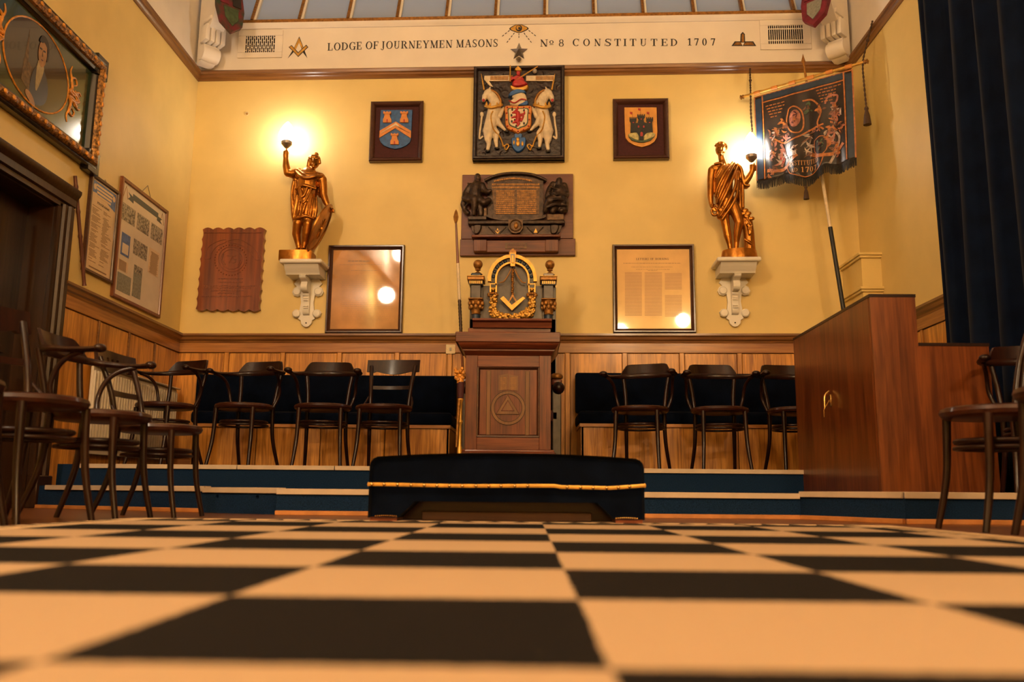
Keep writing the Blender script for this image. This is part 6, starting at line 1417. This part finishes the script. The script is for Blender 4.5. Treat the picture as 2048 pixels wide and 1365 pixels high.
for x_ in (.004, .075): strip(ln((-hb + x_, -.005), (-hb + x_, -BH * .98)), .012, 'banner_gold'); strip(ln((hb - x_, -.005), (hb - x_, -BH * .98)), .012, 'banner_gold')
strip(ln((-hb, -.006), (hb, -.006)), .010, 'banner_gold'); strip(ln((-hb + .075, -.075), (hb - .075, -.075)), .012, 'banner_gold')
def BP(u, v): return ((u - .5) * BW, -v * BH)
def C2(L, n=6): return cr([BP(*p) for p in L], n)
for L, w_, m_ in (([(.36, .25), (.33, .4), (.38, .52), (.46, .55), (.5, .48), (.49, .32), (.42, .24), (.36, .25)], .012, 'banner_gold'), ([(.5, .2), (.6, .22), (.68, .36), (.64, .5), (.7, .58)], .014, 'banner_gold'),
                  ([(.2, .55), (.3, .62), (.45, .6), (.55, .55), (.7, .52)], .014, 'banner_gold'), ([(.12, .9), (.26, .92), (.36, .86), (.44, .8)], .03, 'banner_gold'), ([(.54, .8), (.64, .86), (.78, .86), (.88, .78)], .03, 'banner_gold'),
                  ([(.72, .3), (.76, .22), (.84, .24), (.82, .31), (.77, .3)], .016, 'banner_pink'), ([(.26, .62), (.3, .75), (.26, .88)], .02, 'banner_pink'), ([(.6, .68), (.66, .65), (.72, .68), (.72, .8), (.66, .86), (.6, .8), (.6, .68)], .008, 'banner_gold'),
                  ([(.31, .88), (.35, .98), (.42, 1.03), (.5, 1.06)], .008, 'banner_gold'), ([(.69, .88), (.65, .98), (.58, 1.03), (.5, 1.06)], .008, 'banner_gold'), ([(.78, .6), (.84, .7), (.8, .84), (.74, .97)], .02, 'banner_pale')):
    strip(C2(L), w_, m_, 'painted_scroll')
rb = random.Random(21)
def leafy(u, v, a, b, mats, n):
    cx_, cz_ = BP(u, v)
    for k in range(int(n * 2.1)):
        t_ = rb.uniform(0, 2 * PI); rr = rb.uniform(.1, .95); x_, z_ = cx_ + a * rr * math.cos(t_), cz_ + b * rr * math.sin(t_)
        l = rb.uniform(.35, .85) * max(a, b); g = rb.uniform(0, PI); c_ = rb.uniform(-.9, .9)
        pts = [(x_ + l * s__ * math.cos(g + c_ * s__), z_ + l * s__ * math.sin(g + c_ * s__)) for s__ in (-.5, -.25, 0, .25, .5)]
        wv = rb.uniform(.25, .5) * min(a, b); strip(pts, [wv * .15, wv * .8, wv, wv * .7, wv * .1], rb.choice(mats), 'painted_leaf', .0045 + .0012 * (k % 4))
GP = ['banner_gold', 'banner_pink', 'banner_gold', 'banner_brown']
PK = ['banner_pink', 'banner_pale', 'banner_pink', 'banner_brown', 'banner_gold']
mat('banner_brown', (0.13, 0.045, 0.018), 0.4, noise=.3, nscale=30)
patch(*BP(.42, .38), .05, .08, 'banner_pink', 'medallion'); leafy(.42, .38, .03, .06, ['maroon', 'banner_gold', 'maroon'], 6)
for (u, v, a, b, mm_, n) in ((.2, .52, .045, .09, PK, 9), (.18, .72, .04, .07, PK, 8), (.26, .80, .05, .09, ['banner_pale', 'banner_pink', 'red_paint'], 10), (.38, .78, .045, .10, ['banner_pale', 'banner_brown', 'banner_pale'], 9), (.54, .70, .035, .13, ['banner_pale', 'banner_brown', 'steel'], 9),
     (.82, .42, .045, .09, PK, 10), (.78, .54, .05, .07, GP, 8), (.76, .68, .05, .10, PK, 10), (.86, .60, .03, .08, GP, 6), (.60, .56, .06, .03, GP, 7), (.66, .74, .03, .05, ['green_paint', 'banner_brown'], 6), (.16, .93, .07, .05, GP, 9), (.30, .42, .05, .08, ['banner_brown', 'banner_gold'], 7), (.56, .30, .04, .06, ['green_paint', 'banner_brown'], 6), (.30, .58, .06, .05, GP, 6), (.80, .84, .05, .06, GP, 7), (.66, .34, .05, .06, ['banner_brown', 'banner_gold'], 5)):
    leafy(u, v, a, b, mm_, n)
for (ua, ub, va, n_) in ((.12, .34, .15, 5), (.64, .88, .13, 5)):
    for k in range(n_):
        a = ua + .012 * k; 
        while a < ub - .02 * k - .02:
            l = random.uniform(.015, .04); strip(ln(BP(a, va + .035 * k), BP(a + l, va + .035 * k), 3), .009, 'banner_gold', 'painted_script', .004); a += l + .01
z_ = -BH * .93
mat('banner_letter', (0.62, 0.3, 0.1), 0.5)
obj('lettering', text('INSTITUTED', -.112, .118, z_, .042, 0, 0, lambda x, z: cloth(x, z, .012)), 'banner_letter', cl); obj('lettering', text('AD', -.10, -.045, -BH * 1.005, .036, 0, 0, lambda x, z: cloth(x, z, .012)), 'banner_letter', cl); obj('lettering', text('1707', -.025, .10, -BH * 1.01, .046, 0, 0, lambda x, z: cloth(x, z, .012)), 'banner_letter', cl)
q = MB(); rnd = random.Random(9)
for k in range(170):
    u = (k + .5) / 170; x, y, z = cloth((u - .5) * BW, -low(u)); l = rnd.uniform(.06, .075); q.tube([(x, y, z + .012), (x + rnd.uniform(-.003, .003), y - .003, z - l)], [.0035, .0025], 4)
tag(obj('fringe', q, 'fringe', cl), None, None, None, 'stuff')
def tassel(parent, p, s_=1.0):
    return obj('tassel', MB().lathe([(.003, .03 * s_), (.010 * s_, .022 * s_), (.013 * s_, .012 * s_), (.009 * s_, 0), (.017 * s_, -.03 * s_), (.024 * s_, -.09 * s_), (0, -.092 * s_)], 12, p), 'rope_dark', parent)
x, y, z = cloth(0, -low(.5)); tassel(cl, (x, y, z - .08))
rd = obj('rod', MB().tube([(-hb - .10, 0, .03), (hb + .09, 0, .03)], .013, 10), 'gold_paint', t)
for s_ in (-1, 1): obj('rod_knob', MB().lathe([(.012, -.012), (.02, 0), (.014, .012), (.022, .022), (0, .034)] if s_ > 0 else [(0, -.034), (.022, -.022), (.014, -.012), (.02, 0), (.012, .012)], 12, (s_ * (hb + .10), 0, .03), 'x'), 'gold_dark', rd)
for k in range(6): x_ = -hb + .03 + (2 * hb - .06) * k / 5; obj('rod_sleeve', MB().tube([(x_ - .028, 0, .03), (x_ + .028, 0, .03)], .018, 10), 'tower_orange', rd)
# pole with spear finial behind the cloth
tp = mid + Vector((0, 0, .26)); pf = Vector((2.66, 6.93, S2)); off = Matrix.Rotation(ang, 3, 'Z') @ Vector((0, .045, 0)); tp = tp + off + Vector((-.09, 0.06, 0))
tp.x = aty(1607, 130, tp.y).x; tp.z = aty(1607, 124, tp.y).z
t2 = thing('banner_pole', 'white and black banner pole with spear point rising behind the banner', 'pole', pf); dv = tp - pf; zk = [aty(1650, py, 6.7).z for py in (447, 200)]
f1 = (aty(1657, 449, 6.97).z - S2) / dv.z; f2 = .945
obj('black_section', MB().tube([(0, 0, 0), dv * f1], .018, 10), 'black_paint', t2); obj('white_section', MB().tube([dv * f1, dv * f2], .014, 10), 'cream_paint', t2); obj('pole_tip', MB().tube([dv * (f2 - .02), dv], .010, 8), 'gold_dark', t2)
obj('spear_point', MB().lathe([(.006, -.02), (.020, 0), (.012, .03), (.001, .075)], 4, tuple(dv)), 'gold_dark', t2)
# cords
pr_end = mid + dirv * (hb + .085) + Vector((0, 0, .03)); pl_end = mid - dirv * (hb + .03) + Vector((0, 0, .03))
def cord(label, top, rod, hang, tas):
    IV = Matrix.Rotation(-ang, 3, 'Z'); R0 = IV @ (top - mid); rod = top + IV @ (rod - top)
    pts = [Vector((0, 0, 0)), (rod - top) * .5 + Vector((0, 0, .01)), rod - top, rod - top + Vector((.004, -.02, -hang * .5)), rod - top + Vector((.01, -.02, -hang))]
    pp = cr([tuple(p) for p in pts], 16); n = len(pp); obj('twisted_cord', MB().tube(pp, [.007 + .0025 * math.sin(k * 2.1) for k in range(n)], 7), 'rope_dark', t, R0)
    obj('knot', MB().ball(pts[1], .014), 'rope_dark', t, R0)
    if tas: tassel(t, tuple(R0 + pts[-1] + Vector((0, 0, -.03))), 1.35)
tr = atx(1745, 42, XR - .05); tl2 = back(1500, 137, .05)
cord('dark twisted cord with tassel from the side wall rail to the banner rod', tr, pr_end, .40, True); cord('dark twisted cord from the end wall rail to the banner rod', tl2, pl_end, .36, False)
